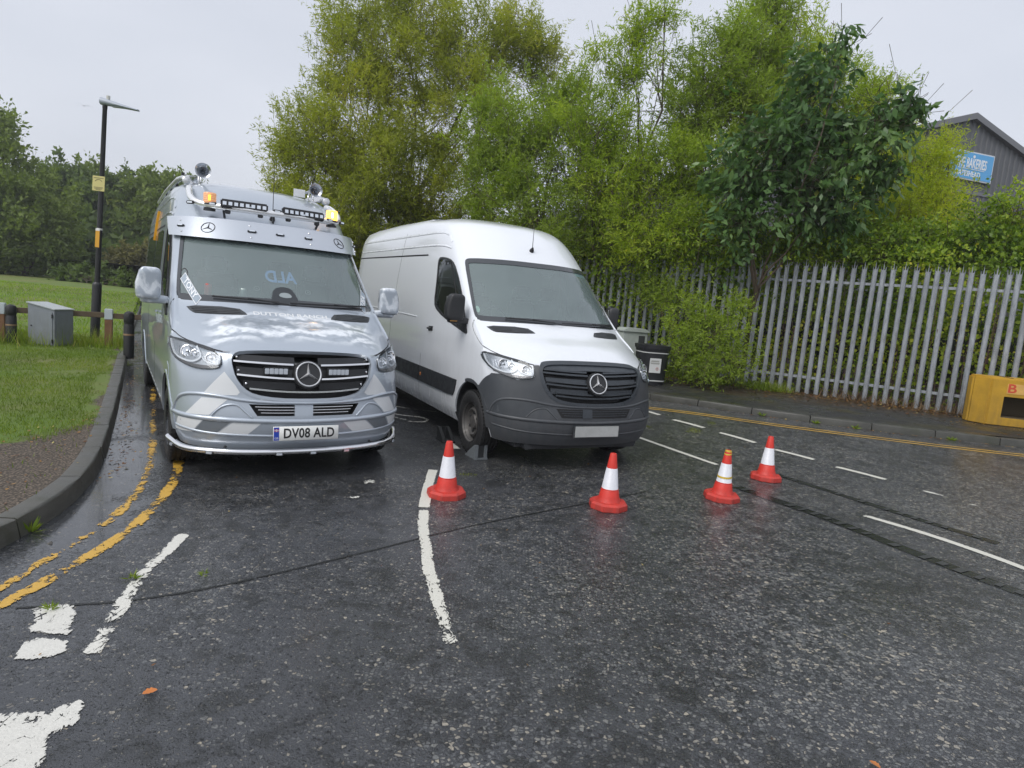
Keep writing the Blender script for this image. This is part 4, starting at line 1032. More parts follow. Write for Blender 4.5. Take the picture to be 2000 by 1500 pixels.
# kerbs: rows of separate stones
def kerbstone_mat(name,c):
    m=bpy.data.materials.new(name); m.use_nodes=True; N=NT(m); b=N.t.nodes['Principled BSDF']; co=N.coord()
    n=N.noise(co,5,6,.7); f=N.noise(co,160,3,.6)
    col=N.ramp(n,[(.3,[k*.62 for k in c]),(.55,c),(.75,[k*1.25 for k in c])]); col=N.mix(N.ramp(f,[(.45,0),(.7,.5)]),col,[k*1.5 for k in c])
    mo=N.ramp(N.noise(co,2.2,5,.7),[(.55,0),(.72,.6)]); col=N.mix(mo,col,(.030,.036,.014))
    N.l(col,b.inputs['Base Color']); N.l(N.ramp(n,[(.3,.28),(.7,.6)]),b.inputs['Roughness']); N.l(N.bump(f,.35,.004),b.inputs['Normal']); return m
M_KERB=kerbstone_mat('kerb_concrete',(.085,.083,.072)); M_KERB2=kerbstone_mat('kerb_concrete_dark',(.060,.060,.052))
def kerb_row(name,K,side,H,Wd,mat,base,t0,t1,L=.915,zb=lambda x,y:0,batter=.02):
    e=empty(name,kind='structure')
    P=np.array(smoothpoly(K,2,False)); d=np.r_[0,np.cumsum(np.linalg.norm(np.diff(P,axis=0),axis=1))]
    def at(t):
        p=np.array([np.interp(t,d,P[:,0]),np.interp(t,d,P[:,1])]); q=np.array([np.interp(t+.05,d,P[:,0]),np.interp(t+.05,d,P[:,1])])-np.array([np.interp(t-.05,d,P[:,0]),np.interp(t-.05,d,P[:,1])])
        q/=np.linalg.norm(q); return p,np.array([-q[1],q[0]])*side
    t=t0; r=random.Random(3)
    while t<t1:
        a,b_=t+.007,t+L-.007; n=5; V=[];F=[]; dz=r.uniform(-.004,.004); di=r.uniform(-.004,.004)
        prof=[(0,-.08),(0,0),(batter,H-.02),(batter+.006,H-.006),(batter+.02,H),(Wd,H),(Wd,-.08)]
        for i in range(n):
            tt=a+(b_-a)*i/(n-1); p,nn=at(tt); z=float(zb(*p))
            ee=.006 if i in(0,n-1) else 0
            for k,(o,h) in enumerate(prof): 
                q=p+nn*(o+di+(ee if k<3 else 0)); V.append((q[0],q[1],z+h+dz-(ee if 2<=k<=5 else 0)))
        k_=len(prof)
        for i in range(n-1):
            for k in range(k_-1): F.append((i*k_+k,i*k_+k+1,(i+1)*k_+k+1,(i+1)*k_+k))
        F+= [tuple(range(k_-1,-1,-1)),tuple((n-1)*k_+k for k in range(k_))]
        o=mesh('kerbstone',V,F,mat,e,angle=50)
        bm=bmesh.new(); bm.from_mesh(o.data); bmesh.ops.recalc_face_normals(bm,faces=bm.faces); bm.to_mesh(o.data); bm.free()
        t+=L
    return e
dKL=np.r_[0,np.cumsum(np.linalg.norm(np.diff(np.array(smoothpoly(KL,2,False)),axis=0),axis=1))]
kerb_row('kerb_left',KL,-1,.125,.15,M_KERB,0,28.0,dKL[-1]-14,zb=lambda x,y:0)
kerb_row('kerb_right',KR,1,.115,.15,M_KERB2,0,12.0,62,zb=zroad,batter=.015)
# filler body of soil between/behind the stones: verge and pavement sheets
def region(name,K,side,off,far,zf,mat,gx,gy,fine):
    P=np.array(smoothpoly(K,2,False)); q=np.gradient(P,axis=0); q/=np.linalg.norm(q,axis=1)[:,None]; nn=np.stack([-q[:,1],q[:,0]],-1)*side
    B=P+nn*off
    B=B[np.r_[0,np.where(np.linalg.norm(np.diff(B,axis=0),axis=1)>.02)[0]+1]]
    ring=[tuple(p) for p in B]+far
    X,Y=np.meshgrid(gx,gy); pts=np.stack([X.ravel(),Y.ravel()],-1)
    # inside test
    R=np.array(ring); inside=np.zeros(len(pts),bool)
    for i in range(len(R)):
        a=R[i];b=R[(i+1)%len(R)]; c=((a[1]>pts[:,1])!=(b[1]>pts[:,1])); xx=a[0]+(pts[:,1]-a[1])*(b[0]-a[0])/(b[1]-a[1]+1e-15); inside^=c&(pts[:,0]<xx)
    pts=pts[inside]; pts=pts[kdist(pts,B[::2])>.06]
    vs=[Vector(p) for p in ring]+[Vector(p) for p in pts]
    r=delaunay_2d_cdt(vs,[],[list(range(len(ring)))],1,1e-5)
    V2=np.array([tuple(v) for v in r[0]]); F=np.array([f for f in r[2] if len(f)==3]); a=V2[F[:,0]];b=V2[F[:,1]];c=V2[F[:,2]]
    fl=((b-a)[:,0]*(c-a)[:,1]-(b-a)[:,1]*(c-a)[:,0])<0; F[fl]=F[fl][:,::-1]
    z=zf(V2[:,0],V2[:,1]); return np_mesh(name,np.c_[V2,z],F,mat,smooth=True,attrs={'kerb':kdist(V2,np.array(B))}),V2
def zgrass(x,y):
    x=np.asarray(x,float);y=np.asarray(y,float); d=np.sqrt(x*x+y*y)
    t=np.clip((d-15)/27,0,1); return .118+.50*t*t*(3-2*t)+.03*(vnoise(x,y,.35,2)-.5)*np.clip((d-4)/6,.15,1)
def verge_mat():
    m=bpy.data.materials.new('grass_verge'); m.use_nodes=True; N=NT(m); b=N.t.nodes['Principled BSDF']; co=N.coord()
    n=N.noise(co,1.3,5,.65); n2=N.noise(co,38,4,.7); n3=N.noise(co,.25,3)
    gr=N.ramp(n3,[(.3,(.10,.165,.020)),(.7,(.15,.21,.030))]); gr=N.mix(N.ramp(n2,[(.3,0),(.7,.55)]),gr,(.07,.125,.02))
    mp=N.n('ShaderNodeMapping'); mp.inputs['Scale'].default_value=(.5,.5,1); N.l(co,mp.inputs[0])
    gr=N.mix(N.ramp(N.noise(mp.outputs[0],1.0,4,.6),[(.42,0),(.66,.7)]),gr,(.16,.14,.055))
    v=N.vor(co,55); soil=N.mix(N.ramp(v.outputs['Distance'],[(.2,0),(.6,1)]),N.ramp(n2,[(.3,(.105,.080,.055)),(.7,(.25,.20,.155))]),(.05,.040,.030))
    at=N.n('ShaderNodeAttribute'); at.attribute_name='bare'
    f=N.ramp(N.math('ADD',at.outputs['Fac'],N.math('MULTIPLY',N.math('SUBTRACT',n,.5),1.9)),[(.42,0),(.58,1)])
    N.l(N.mix(f,gr,soil),b.inputs['Base Color']); b.inputs['Roughness'].default_value=.85; N.l(N.bump(n2,.7,.02),b.inputs['Normal']); return m
gxl=np.unique(np.r_[np.arange(-70,-12,3),np.arange(-12,-2.5,.22)]); gyl=np.unique(np.r_[np.arange(-9,1,.8),np.arange(1,15,.22),np.arange(15,52,1.5)])
def bareness(x,y):
    x=np.asarray(x);y=np.asarray(y); dk=kdist(np.stack([np.ravel(x),np.ravel(y)],-1),KLs).reshape(np.shape(x))
    near=np.clip((6.6-y)/2.2,0,1)         # the worn gravelly corner nearest the road bend
    w=.28+1.15*near
    return np.clip(1.15-dk/w,0,1)
verge,VV=region('grass_verge',KL,-1,.145,[(-70,-9),(-70,52)],zgrass,verge_mat(),gxl,gyl,True); tag(verge,kind='structure')
at=verge.data.attributes.new('bare','FLOAT','POINT'); at.data.foreach_set('value',bareness(VV[:,0],VV[:,1]).astype(np.float32))
def zpav(x,y):
    x=np.asarray(x,float);y=np.asarray(y,float); f=17.193-.618*x; s=(y-f)/1.1756   # distance beyond the fence line
    dk=np.clip(s+2.6,0,2.6)
    return zroad(x,y)*0+.10*np.clip((x-1)/2.5,0,1)+.108+.03*dk+np.clip(s-.35,0,4)*.42
pm=bpy.data.materials.new('pavement_tarmac'); pm.use_nodes=True; N=NT(pm); b=N.t.nodes['Principled BSDF']; co=N.coord()
n=N.noise(co,1.7,6,.65); f=N.noise(co,240,3); at=N.n('ShaderNodeAttribute'); at.attribute_name='kerb'
c=N.ramp(f,[(.3,(.016,.016,.017)),(.7,(.042,.042,.041))]); c=N.mix(N.ramp(n,[(.47,0),(.66,.75)]),c,(.050,.045,.012)); 
c=N.mix(N.ramp(N.math('ADD',N.math('MULTIPLY',at.outputs['Fac'],.32),N.math('MULTIPLY',n,.45)),[(.62,0),(.82,1)]),c,N.ramp(N.noise(co,30,4,.7),[(.35,(.02,.014,.009)),(.6,(.055,.036,.018)),(.8,(.10,.065,.03))]))
N.l(c,b.inputs['Base Color']); N.l(N.ramp(N.noise(co,2.5,4),[(.35,.22),(.65,.6)]),b.inputs['Roughness']); N.l(N.bump(f,.4,.005),b.inputs['Normal'])
gxr=np.unique(np.r_[np.arange(-30,-2,2.),np.arange(-2,13,.35),np.arange(13,45,3)]); gyr=np.unique(np.r_[np.arange(8.5,22,.35),np.arange(22,62,3)])
pav,_=region('pavement',KR,1,.145,[(42,62),(-30,62)],zpav,pm,gxr,gyr,True); tag(pav,kind='structure')
# markings
def paint_mat(name,col,thr,nsc=1.0):
    m=bpy.data.materials.new(name); m.use_nodes=True; N=NT(m); b=N.t.nodes['Principled BSDF']; co=N.coord()
    at=N.n('ShaderNodeAttribute'); at.attribute_name='edge'
    mpv=N.n('ShaderNodeMapping'); mpv.inputs['Scale'].default_value=(1,.62,1); N.l(co,mpv.inputs[0])
    n=N.noise(mpv.outputs[0],19*nsc,6,.72,1.4); n2=N.noise(co,95,3,.6); n3=N.noise(co,2.6,3,.6)
    vc=N.n('ShaderNodeTexVoronoi'); vc.feature='DISTANCE_TO_EDGE'; vc.inputs['Scale'].default_value=15; N.l(mpv.outputs[0],vc.inputs['Vector'])
    ck_=N.ramp(vc.outputs['Distance'],[(0,.10),(.035,0)])
    v=N.math('ADD',N.math('MULTIPLY',n,1.0),N.math('ADD',N.math('MULTIPLY',n2,.20),N.math('MULTIPLY',n3,.75)))
    v=N.math('SUBTRACT',N.math('SUBTRACT',v,ck_),N.math('MULTIPLY',at.outputs['Fac'],.42))
    al=N.ramp(N.math('MULTIPLY',v,.5),[(thr,0),(thr+.008,1)])
    N.l(N.mix(N.ramp(n2,[(.3,0),(.75,.35)]),col,[c*.62 for c in col]),b.inputs['Base Color']); b.inputs['Roughness'].default_value=.42
    N.l(N.bump(N.math('ADD',n2,N.math('MULTIPLY',n,2)),.5,.004),b.inputs['Normal'])
    N.l(al,b.inputs['Alpha']); return m
M_YWORN=paint_mat('worn_yellow_paint',(.60,.36,.055),.452); M_WWORN=paint_mat('worn_white_paint',(.68,.67,.61),.44); M_WGOOD=paint_mat('white_paint',(.66,.65,.58),.26); M_YGOOD=paint_mat('yellow_paint',(.52,.32,.06),.33)
M_YHEAVY=paint_mat('very_worn_yellow_paint',(.60,.36,.055),.487)
def strip(name,path,w,mat,z=.004,sub=.05,zf=zroad,t0=None,t1=None,widen=1.0):
    P=np.array(path,float)
    if len(P)>2: P=np.array(smoothpoly([tuple(p) for p in P],2,False))
    d=np.r_[0,np.cumsum(np.linalg.norm(np.diff(P,axis=0),axis=1))]
    a=0 if t0 is None else t0; b_=d[-1] if t1 is None else min(t1,d[-1]); n=max(3,int((b_-a)/sub)); T=np.linspace(a,b_,n)
    C=np.stack([np.interp(T,d,P[:,0]),np.interp(T,d,P[:,1])],-1); q=np.gradient(C,axis=0); q/=np.linalg.norm(q,axis=1)[:,None]+1e-9; nn=np.stack([-q[:,1],q[:,0]],-1)
    offs=np.array([-1,-.6,-.2,.2,.6,1]); V=[];E=[]
    for i in range(n):
        for o in offs:
            p=C[i]+nn[i]*o*w/2*widen; V.append((p[0],p[1],float(zf(p[0],p[1]))+z)); E.append(max(0,(abs(o)-.5)*2,1-min(T[i]-a,b_-T[i])/.04))
    F=[(i*6+k,i*6+k+1,(i+1)*6+k+1,(i+1)*6+k) for i in range(n-1) for k in range(5)]
    # winding up
    o=np_mesh(name,V,F,mat,smooth=True,attrs={'edge':np.clip(E,0,1)})
    if o.data.polygons[0].normal.z<0: o.data.flip_normals()
    return tag(o,kind='structure')
YO=[(-5.9,10.5),(-5.101,9.079),(-4.413,7.861),(-3.969,7.075),(-3.47,6.183),(-3.193,5.677),(-2.866,5.016),(-2.709,4.61),(-2.6,4.256),(-2.543,3.885),(-2.52,3.55),(-2.50,3.2),(-2.50,2.9),(-2.6,2.3),(-2.9,1.3)]
YI=[(-5.7,10.6),(-4.9,9.2),(-4.2,7.95),(-3.75,7.15),(-3.25,6.27),(-2.98,5.75),(-2.66,5.1),(-2.5,4.6),(-2.42,4.257),(-2.36,3.949),(-2.335,3.65),(-2.34,3.3),(-2.345,3.0),(-2.42,2.5),(-2.7,1.5)]
strip('yellow_line',YO,.115,M_YHEAVY); strip('yellow_line',YI,.115,M_YWORN)
D=[(-2.02,3.993),(-1.975,3.75),(-1.945,3.418),(-1.877,3.148),(-1.80,2.917),(-1.745,2.712),(-1.69,2.55)]
strip('lane_dash',D,.105,M_WWORN)
CEN=[(-.68,6.004),(-.665,5.651),(-.635,5.221),(-.60,4.85),(-.55,4.45),(-.49,4.183),(-.44,3.911),(-.39,3.672),(-.335,3.49),(-.295,3.322),(-.25,3.169),(-.21,3.03),(-.185,2.90)]
strip('centre_line',CEN,.088,M_WGOOD,t0=0,t1=1.12); strip('centre_line',CEN,.10,paint_mat('centre_white_paint',(.66,.65,.58),.405),t0=1.16,t1=3.25)
YR=[(-2,14.3),(.5,12.35),(2.378,10.98),(3.326,10.42),(4.041,10.1),(4.763,9.86),(5.413,9.66),(6.083,9.48),(6.73,9.33),(7.39,9.20),(9,9.0),(13,8.6)]
YR2=[(p[0]-.02,p[1]-.17) for p in YR]
strip('yellow_line',YR,.075,M_YGOOD); strip('yellow_line',YR2,.075,M_YGOOD)
DR=[(2.254,10.584),(2.399,10.232),(2.537,9.876),(2.864,9.352),(3.011,9.092),(3.345,8.594),(3.485,8.293),(3.834,7.908),(3.977,7.634),(4.343,7.215),(4.506,6.879),(4.712,6.666)]
for i in range(0,12,2): strip('edge_dash',[DR[i],((DR[i][0]+DR[i+1][0])/2+.01,(DR[i][1]+DR[i+1][1])/2+.01),DR[i+1]],.085,M_WGOOD if i<9 else M_WWORN)
strip('edge_dash',[(4.74,6.50),(4.80,6.45),(4.87,6.38)],.06,M_WWORN)
strip('lane_line',[(1.0,9.9),(1.953,8.084),(2.425,7.27)],.075,M_WGOOD,t0=1.2); strip('lane_line',[(3.30,5.72),(3.603,5.36),(3.80,5.03),(3.957,4.685),(4.1,4.2)],.085,M_WGOOD)
M_WBLOCK=paint_mat('block_white_paint',(.66,.65,.60),.395)
def blob(name,poly,mat):
    P=densify(smoothpoly(poly,1),.05); P2=np.array(P); mn=P2.min(0);mx=P2.max(0); pts=[(x,y) for x in np.arange(mn[0],mx[0],.035) for y in np.arange(mn[1],mx[1],.035)]
    r=delaunay_2d_cdt([Vector(p) for p in P+pts],[],[list(range(len(P)))],1,1e-6); V2=np.array([tuple(v) for v in r[0]]); F=[f for f in r[2]]
    d=np.sqrt(((V2[:,None]-P2[None])**2).sum(-1)).min(1)
    o=np_mesh(name,np.c_[V2,np.full(len(V2),.004)],F,mat,smooth=True,attrs={'edge':np.clip(1-d/.035,0,1)})
    if o.data.polygons[0].normal.z<0: o.data.flip_normals()
    used=set(i for f in F for i in f)
    return tag(o,kind='structure')
blob('road_lettering',[(-2.22,2.868),(-2.21,2.93),(-2.15,2.98),(-2.04,3.01),(-1.945,2.859),(-1.87,2.70),(-1.943,2.70),(-1.95,2.685),(-2.015,2.70),(-2.088,2.71),(-2.148,2.836)],M_WBLOCK)
blob('road_lettering',[(-1.959,2.48),(-2.02,2.561),(-2.04,2.636),(-2.02,2.69),(-1.937,2.70),(-1.86,2.68),(-1.79,2.605),(-1.831,2.535)],M_WBLOCK)
blob('road_lettering',[(-1.9,2.14),(-1.764,2.185),(-1.70,2.215),(-1.643,2.225),(-1.595,2.262),(-1.58,2.33),(-1.55,2.32),(-1.495,2.27),(-1.46,2.196),(-1.45,2.143),(-1.50,2.09),(-1.475,2.05),(-1.45,2.0),(-1.45,1.96),(-1.41,1.92),(-1.42,1.7),(-1.9,1.6)],M_WBLOCK)
blob('road_lettering',[(-1.22,5.35),(-1.10,5.38),(-1.08,5.50),(-1.15,5.56),(-1.24,5.46)],paint_mat('faded_white_paint',(.6,.6,.55),.42))
blob('road_lettering',[(-1.25,4.95),(-1.14,4.93),(-1.10,5.02),(-1.19,5.07)],M_WWORN)
strip('cycle_symbol',[(-1.70,8.75),(-1.45,8.62),(-1.20,8.62),(-1.05,8.45),(-1.12,8.25),(-1.35,8.25)],.07,M_WWORN); strip('cycle_symbol',[(-1.9,9.35),(-1.5,9.2),(-1.0,9.1)],.06,M_WWORN); strip('cycle_symbol',[(-1.75,8.95),(-1.55,8.45),(-1.3,8.3)],.06,M_WWORN)
strip('cycle_symbol',[(-.78,7.45),(-.62,7.12),(-.55,6.95)],.09,M_WGOOD)
# sealed joints and wet wheel grooves in the tarmac
def groove(path,w,step=.125):
    P=np.array(smoothpoly(path,2,False)); d=np.r_[0,np.cumsum(np.linalg.norm(np.diff(P,axis=0),axis=1))]
    e=strip('road_joint',path,w,mk('joint_tar',(.007,.008,.007),.22,bump=.4,bscale=50),z=.003)
    t=.1
    while t<d[-1]-.1:
        p=np.array([np.interp(t,d,P[:,0]),np.interp(t,d,P[:,1])]); q=np.array([np.interp(t+.05,d,P[:,0]),np.interp(t+.05,d,P[:,1])])-p; q/=np.linalg.norm(q); n=np.array([-q[1],q[0]])
        if rnd.random()<.7:
            h=w*rnd.uniform(.30,.46); l=step*rnd.uniform(.14,.24); V=[(*(p+q*a*l+n*b_*h),float(zroad(*p))+.0065) for a,b_ in((-1,-1),(1,-1),(1,1),(-1,1))]
            GV.append(V)
        t+=step
GV=[]
groove([(2.35,6.35),(2.725,5.773),(2.945,5.41),(3.13,4.98),(3.30,4.63),(3.45,4.359),(3.60,4.10),(3.9,3.5)],.14)
groove([(2.9,7.25),(3.353,6.493),(3.581,6.131),(3.785,5.807),(3.969,5.514),(4.168,5.232)],.11)
VV_=[v for q in GV for v in q]; o=mesh('road_joint_stitches',VV_,[(4*i,4*i+1,4*i+2,4*i+3) for i in range(len(GV))],mk('worn_tar',(.034,.036,.035),.4)); tag(o,kind='structure')
strip('road_joint',[(-2.3,2.9),(-1.7,3.1),(-1.0,3.75),(-.2,4.6),(.9,5.5),(1.4,5.95)],.022,paint_mat('joint_fine',(.010,.011,.010),.36),z=.003)
# ---------------------------------------------------------------- damp air
hz=MB().box((0,0,7.2),(3040,3040,17.0)).build('haze',None); tag(hz,kind='stuff')
hm=bpy.data.materials.new('haze_air'); hm.use_nodes=True; hm.node_tree.nodes.clear(); _o=hm.node_tree.nodes.new('ShaderNodeOutputMaterial'); _v=hm.node_tree.nodes.new('ShaderNodeVolumePrincipled')
_v.inputs['Color'].default_value=(.86,.89,.94,1); _v.inputs['Density'].default_value=.0011; _v.inputs['Anisotropy'].default_value=.2
hm.node_tree.links.new(_v.outputs[0],_o.inputs['Volume']); hz.data.materials.append(hm)
# ---------------------------------------------------------------- traffic cones
red=mk('cone_red',(.60,.038,.025),.45,var=.22,vscale=14,bump=.25,bscale=60,dirt=((.10,.04,.035),.0,.12,.85)); sl=mk('cone_sleeve',(.66,.67,.71),.35,var=.16,vscale=26,bump=.2,bscale=120)
def cone():
    e=empty('traffic_cone',(0,0,0))
    b=MB(); pr=[(.158,0),(.160,.006),(.156,.046),(.138,.062),(.118,.066),(.102,.070),(.098,.08)]
    V=[];F=[];n=8
    for i,(r,z) in enumerate(pr[:4]):
        for k in range(n): q=2*math.pi*(k+.5)/n; V.append((r*math.cos(q)/.95,r*math.sin(q)/.95,z))
    for i in range(3):
        for k in range(n): F.append((i*n+k,i*n+(k+1)%n,(i+1)*n+(k+1)%n,(i+1)*n+k))
    F.append(tuple(range(3*n,4*n))); F.append(tuple(range(n-1,-1,-1)))
    o=mesh('base',V,F,red,e)
    bm=bmesh.new(); bm.from_mesh(o.data); bmesh.ops.recalc_face_normals(bm,faces=bm.faces); bm.to_mesh(o.data); bm.free()
    MB().lathe([(.108,.050),(.098,.072),(.086,.10),(.076,.155),(.070,.165)],32,None,False).build('cone_foot',red,e,smooth=True,angle=40)
    MB().lathe([(.0715,.165),(.0705,.166),(.047,.345),(.046,.346)],32,None,False).build('sleeve',sl,e,smooth=True,angle=60)
    MB().lathe([(.045,.344),(.028,.462),(.024,.470),(.014,.472),(.013,.45)],32,None,False).build('tip',red,e,smooth=True,angle=40)
    MB().lathe([(.0695,.160),(.0725,.163),(.0722,.169),(.0690,.171)],32,None,False).build('collar',red,e,smooth=True)
    return e
c0=cone(); index_kids()
CN=[(-.47,5.25,.3,'red and white cone nearest the silver van, beside the broken white line',(2,-1)),(.90,5.31,.8,'red and white cone standing directly in front of the white van bumper',(0,0)),
    (2.04,5.87,-.1,'red and white cone with yellow tape round its sleeve and tip',(1,1)),(2.80,6.78,.5,'farthest red and white cone, beside the edge of the cycle lane',(-1,1))]
for i,(x,y,rz,lb,tl) in enumerate(CN):
    c=c0 if i==0 else copy_tree(c0)
    c.location=(x,y,float(zroad(x,y))); c.rotation_euler=(rad(tl[0]),rad(tl[1]),rz); tag(c,lb,'traffic cone','traffic cones round the front of the white van')
    if i==2:
        yt=mk('yellow_tape',(.60,.42,.05),.4)
        def band(z0,z1,r0,r1,tilt):
            V=[];F=[];n=24
            for k in range(n):
                q=2*math.pi*k/n; dz=tilt*math.sin(q+.6)
                for z,r in((z0,r0),(z1,r1)): V.append((r*math.cos(q),r*math.sin(q),z+dz))
            for k in range(n): F.append((2*k,2*((k+1)%n),2*((k+1)%n)+1,2*k+1))
            return V,F
        MB().add(*band(.215,.232,.0675,.0655,.006)).build('tape_band',yt,c,smooth=True)
        MB().add(*band(.435,.446,.0345,.0320,.009)).build('tape_band',yt,c,smooth=True); MB().add(*band(.452,.470,.031,.0275,-.004)).build('tape_band',yt,c,smooth=True)
# ---------------------------------------------------------------- wheel chocks
ck=mk('chock_grey',(.13,.145,.155),.55,var=.25,vscale=20); ckd=mk('chock_dark',(.02,.022,.024),.6)
def chock(loc,rz,label,mat):
    e=empty('wheel_chock',loc,rz,label,'wheel chock','chocks at the front wheel of the white van')
    for s in(-1,1):
        MB().prism([(s*.052-.018,-.09,0),(s*.052-.018,.13,0),(s*.052-.018,.10,.05),(s*.052-.018,-.045,.15),(s*.052-.018,-.085,.155)],(.036,0,0)).build('side_web',mat,e,bevel=.003)
    MB().box((0,0.02,.009),(.15,.24,.018)).build('base_plate',mat,e,bevel=.003); MB().box((0,-.072,.085),(.13,.012,.13)).build('back_plate',ckd,e,bevel=.002)
    return e
chock((-.300,6.64,0),.47+.05,'pale grey chock in front of the white van wheel, facing the camera',ck)
chock((-.72,7.32,0),.47+math.pi,'dark chock wedged behind the front wheel of the white van',ckd)
# ---------------------------------------------------------------- street lamp
blkp=mk('post_black_paint',(.018,.018,.020),.4,var=.4,vscale=7,bump=.2); lgrey=mk('lantern_grey',(.36,.40,.46),.4)
lp=empty('street_lamp',(-8.89,13.59,.13),rad(0),'tall black street lamp on the grass with a grey lantern arm and small yellow notice','street lamp'); lp.rotation_euler=(rad(-.5),rad(2.0),0); lp.scale=(1,1,.935)
MB().lathe([(.088,-.2),(.088,1.20),(.080,1.24),(.058,1.27)],20).build('base_shroud',blkp,lp,smooth=True,angle=40)
MB().lathe([(.052,1.2),(.050,3.0),(.042,5.02),(.046,5.03),(.046,5.10)],20).build('pole',blkp,lp,smooth=True,angle=40)
MB().lathe([(.0535,2.42),(.0535,2.46)],20,None,False).build('white_band',mk('band_white',(.7,.7,.68),.4),lp,smooth=True)
MB().box((0,-.056,2.22),(.085,.006,.36)).build('orange_band',mk('band_orange',(.65,.33,.03),.4),lp)
MB().box((0,-.056,2.425),(.085,.007,.05)).build('white_tab',mk('band_white'),lp)
lt=empty('lantern'); lt.parent=lp
V=[];F=[];K=10
for i in range(K):
    t=i/(K-1); x=-.08+.76*t; w=.10*(1-.45*t)*(.6+.4*math.sin(min(1,t*3+.3)*1.57)); h=.14*(1-t)**1.2+.045
    zc=5.17-.10*t
    for k in range(10):
        q=2*math.pi*k/10; V.append((x,w*math.cos(q),zc+h*.5*math.sin(q)*(1 if math.sin(q)>0 else .8)))
for i in range(K-1):
    for k in range(10): F.append((i*10+k,i*10+(k+1)%10,(i+1)*10+(k+1)%10,(i+1)*10+k))
F+=[tuple(range(9,-1,-1)),tuple((K-1)*10+k for k in range(10))]
mesh('lantern_body',V,F,lgrey,lt,angle=50); MB().lathe([(.035,5.22),(.035,5.30),(0,5.31)],14,Matrix.Translation((.06,0,0))).build('photocell',mk('photocell',(.55,.55,.5),.4),lt,smooth=True,angle=40)
MB().box((.40,0,5.085),(.5,.09,.012)).build('lantern_glass',mk('lamp_glass',(.3,.32,.34),.2),lt)
nt_=empty('notice'); nt_.parent=lp
Mn=Matrix.Translation((-.02,-.062,3.42))@Matrix.Rotation(rad(90),4,'X')
o=MB().box((0,0,0),(.25,.32,.006)).build('notice_panel',mk('notice_yellow',(.56,.50,.20),.5),nt_); o.matrix_local=Mn
ntb=mk('notice_ink',(.10,.09,.05),.6)
for i,(yy,w) in enumerate(((.115,.2),(-.085,.19),(-.11,.16),(-.135,.10))): o=MB().box((0,yy,.0045),(w,.011,.001)).build('notice_line',ntb,nt_); o.matrix_local=Mn
o=MB().tube([(.07*math.cos(t),.03+.055*math.sin(t),.004) for t in np.linspace(.2,math.pi-.2,12)],.005,6).build('notice_arc',ntb,nt_); o.matrix_local=Mn
# ---------------------------------------------------------------- knee rail, bollards and cabinet
wood=mk('weathered_rail',(.115,.082,.052),.8,var=.4,vscale=6,bump=.5,bscale=40); woodp=mk('post_timber',(.20,.105,.055),.8,var=.4,vscale=8,bump=.5,bscale=40); capw=mk('post_cap_white',(.50,.55,.58),.5,var=.15)
kr=empty('knee_rail_fence',(0,0,0),0,'low timber knee rail with white-capped posts along the edge of the grass','fence')
p0=np.array([-10.75,11.1]); p1=np.array([-4.6,14.2]); dd=(p1-p0)/np.linalg.norm(p1-p0); nn_=np.array([-dd[1],dd[0]])
def onl(x): t=(x-p0[0])/dd[0]; return p0+dd*t
Pts=[(-12.2,10.4),(-9.40,11.80),(-8.05,12.52),(-6.15,13.45),(-4.2,14.4)]
ang=math.atan2(dd[1],dd[0])
for x in(-13.0,-9.42,-7.92,-5.2,-3.0):
    p=onl(x); z=float(zgrass(*p)); f=empty('rail_post'); f.parent=kr
    MB().box((p[0],p[1],z+.22),(.13,.13,.60),rz=ang).build('post_shaft',woodp,f,bevel=.008); MB().box((p[0],p[1],z+.62),(.136,.136,.20),rz=ang).build('post_cap',capw,f,bevel=.008)
for a,b_ in((-15,-9.42),(-9.42,-7.92),(-7.92,-5.2),(-5.2,-3.0)):
    A=onl(a);B=onl(b_); c=(A+B)/2-nn_*.09*0; L=np.linalg.norm(B-A)-.15; z=(float(zgrass(*A))+float(zgrass(*B)))/2
    MB().box((c[0],c[1],z+.60),(L,.085,.10),rz=ang).build('rail',wood,kr,bevel=.008)
bm_=mk('bollard_black',(.014,.014,.015),.5,var=.3,vscale=12,bump=.3)
def bollard(x,y,lb,h=.74,z=None):
    z=float(zgrass(x,y)) if z is None else z
    e=empty('bollard',(x,y,z-.05),0,lb,'bollard','black bollards beside the grass')
    MB().lathe([(.085,0),(.085,h*.72),(.078,h*.74),(.078,h*.77),(.085,h*.79),(.085,h*.94),(.07,h*.99),(.03,h*1.02),(0,h*1.025)],18).build('shaft',bm_,e,smooth=True,angle=35)
    MB().lathe([(.0865,h*.50),(.088,h*.51),(.088,h*.53),(.0865,h*.54)],18,None,False).build('ring',mk('bollard_ring',(.25,.16,.09),.6),e,smooth=True)
bollard(-9.22,11.75,'black round bollard beside the grey roadside cabinet'); bollard(-6.86,11.42,'black round bollard partly hidden by the silver van',.82)
cg=mk('cabinet_grey',(.20,.22,.25),.5,var=.2,vscale=6,bump=.15,bscale=30,dirt=((.10,.10,.07),0,.8,.6))
cb=empty('roadside_cabinet',(-8.62,11.98,float(zgrass(-8.62,11.98))-.03),rad(-8),'small grey metal roadside cabinet with a sloping lid and one door','cabinet')
MB().prism([(-.33,-.20,0),(.23,-.20,0),(.23,-.20,.70),(-.33,-.20,.79)][::1],(0,.42,0)).build('cabinet_body',cg,cb,bevel=.006)
MB().box((.0,.0,0),(.60,.46,.02)).build('lid',mk('cabinet_lid',(.38,.41,.42),.5,var=.2),cb,bevel=.004).matrix_local=Matrix.Translation((-.05,.01,.752))@Matrix.Rotation(rad(9.2),4,'Y')
MB().box((.236,.01,.36),(.012,.36,.60)).build('cabinet_door',cg,cb,bevel=.003)
dr=MB().box((-.05,-.206,.35),(.48,.012,.60)).build('cabinet_door',cg,cb,bevel=.003)
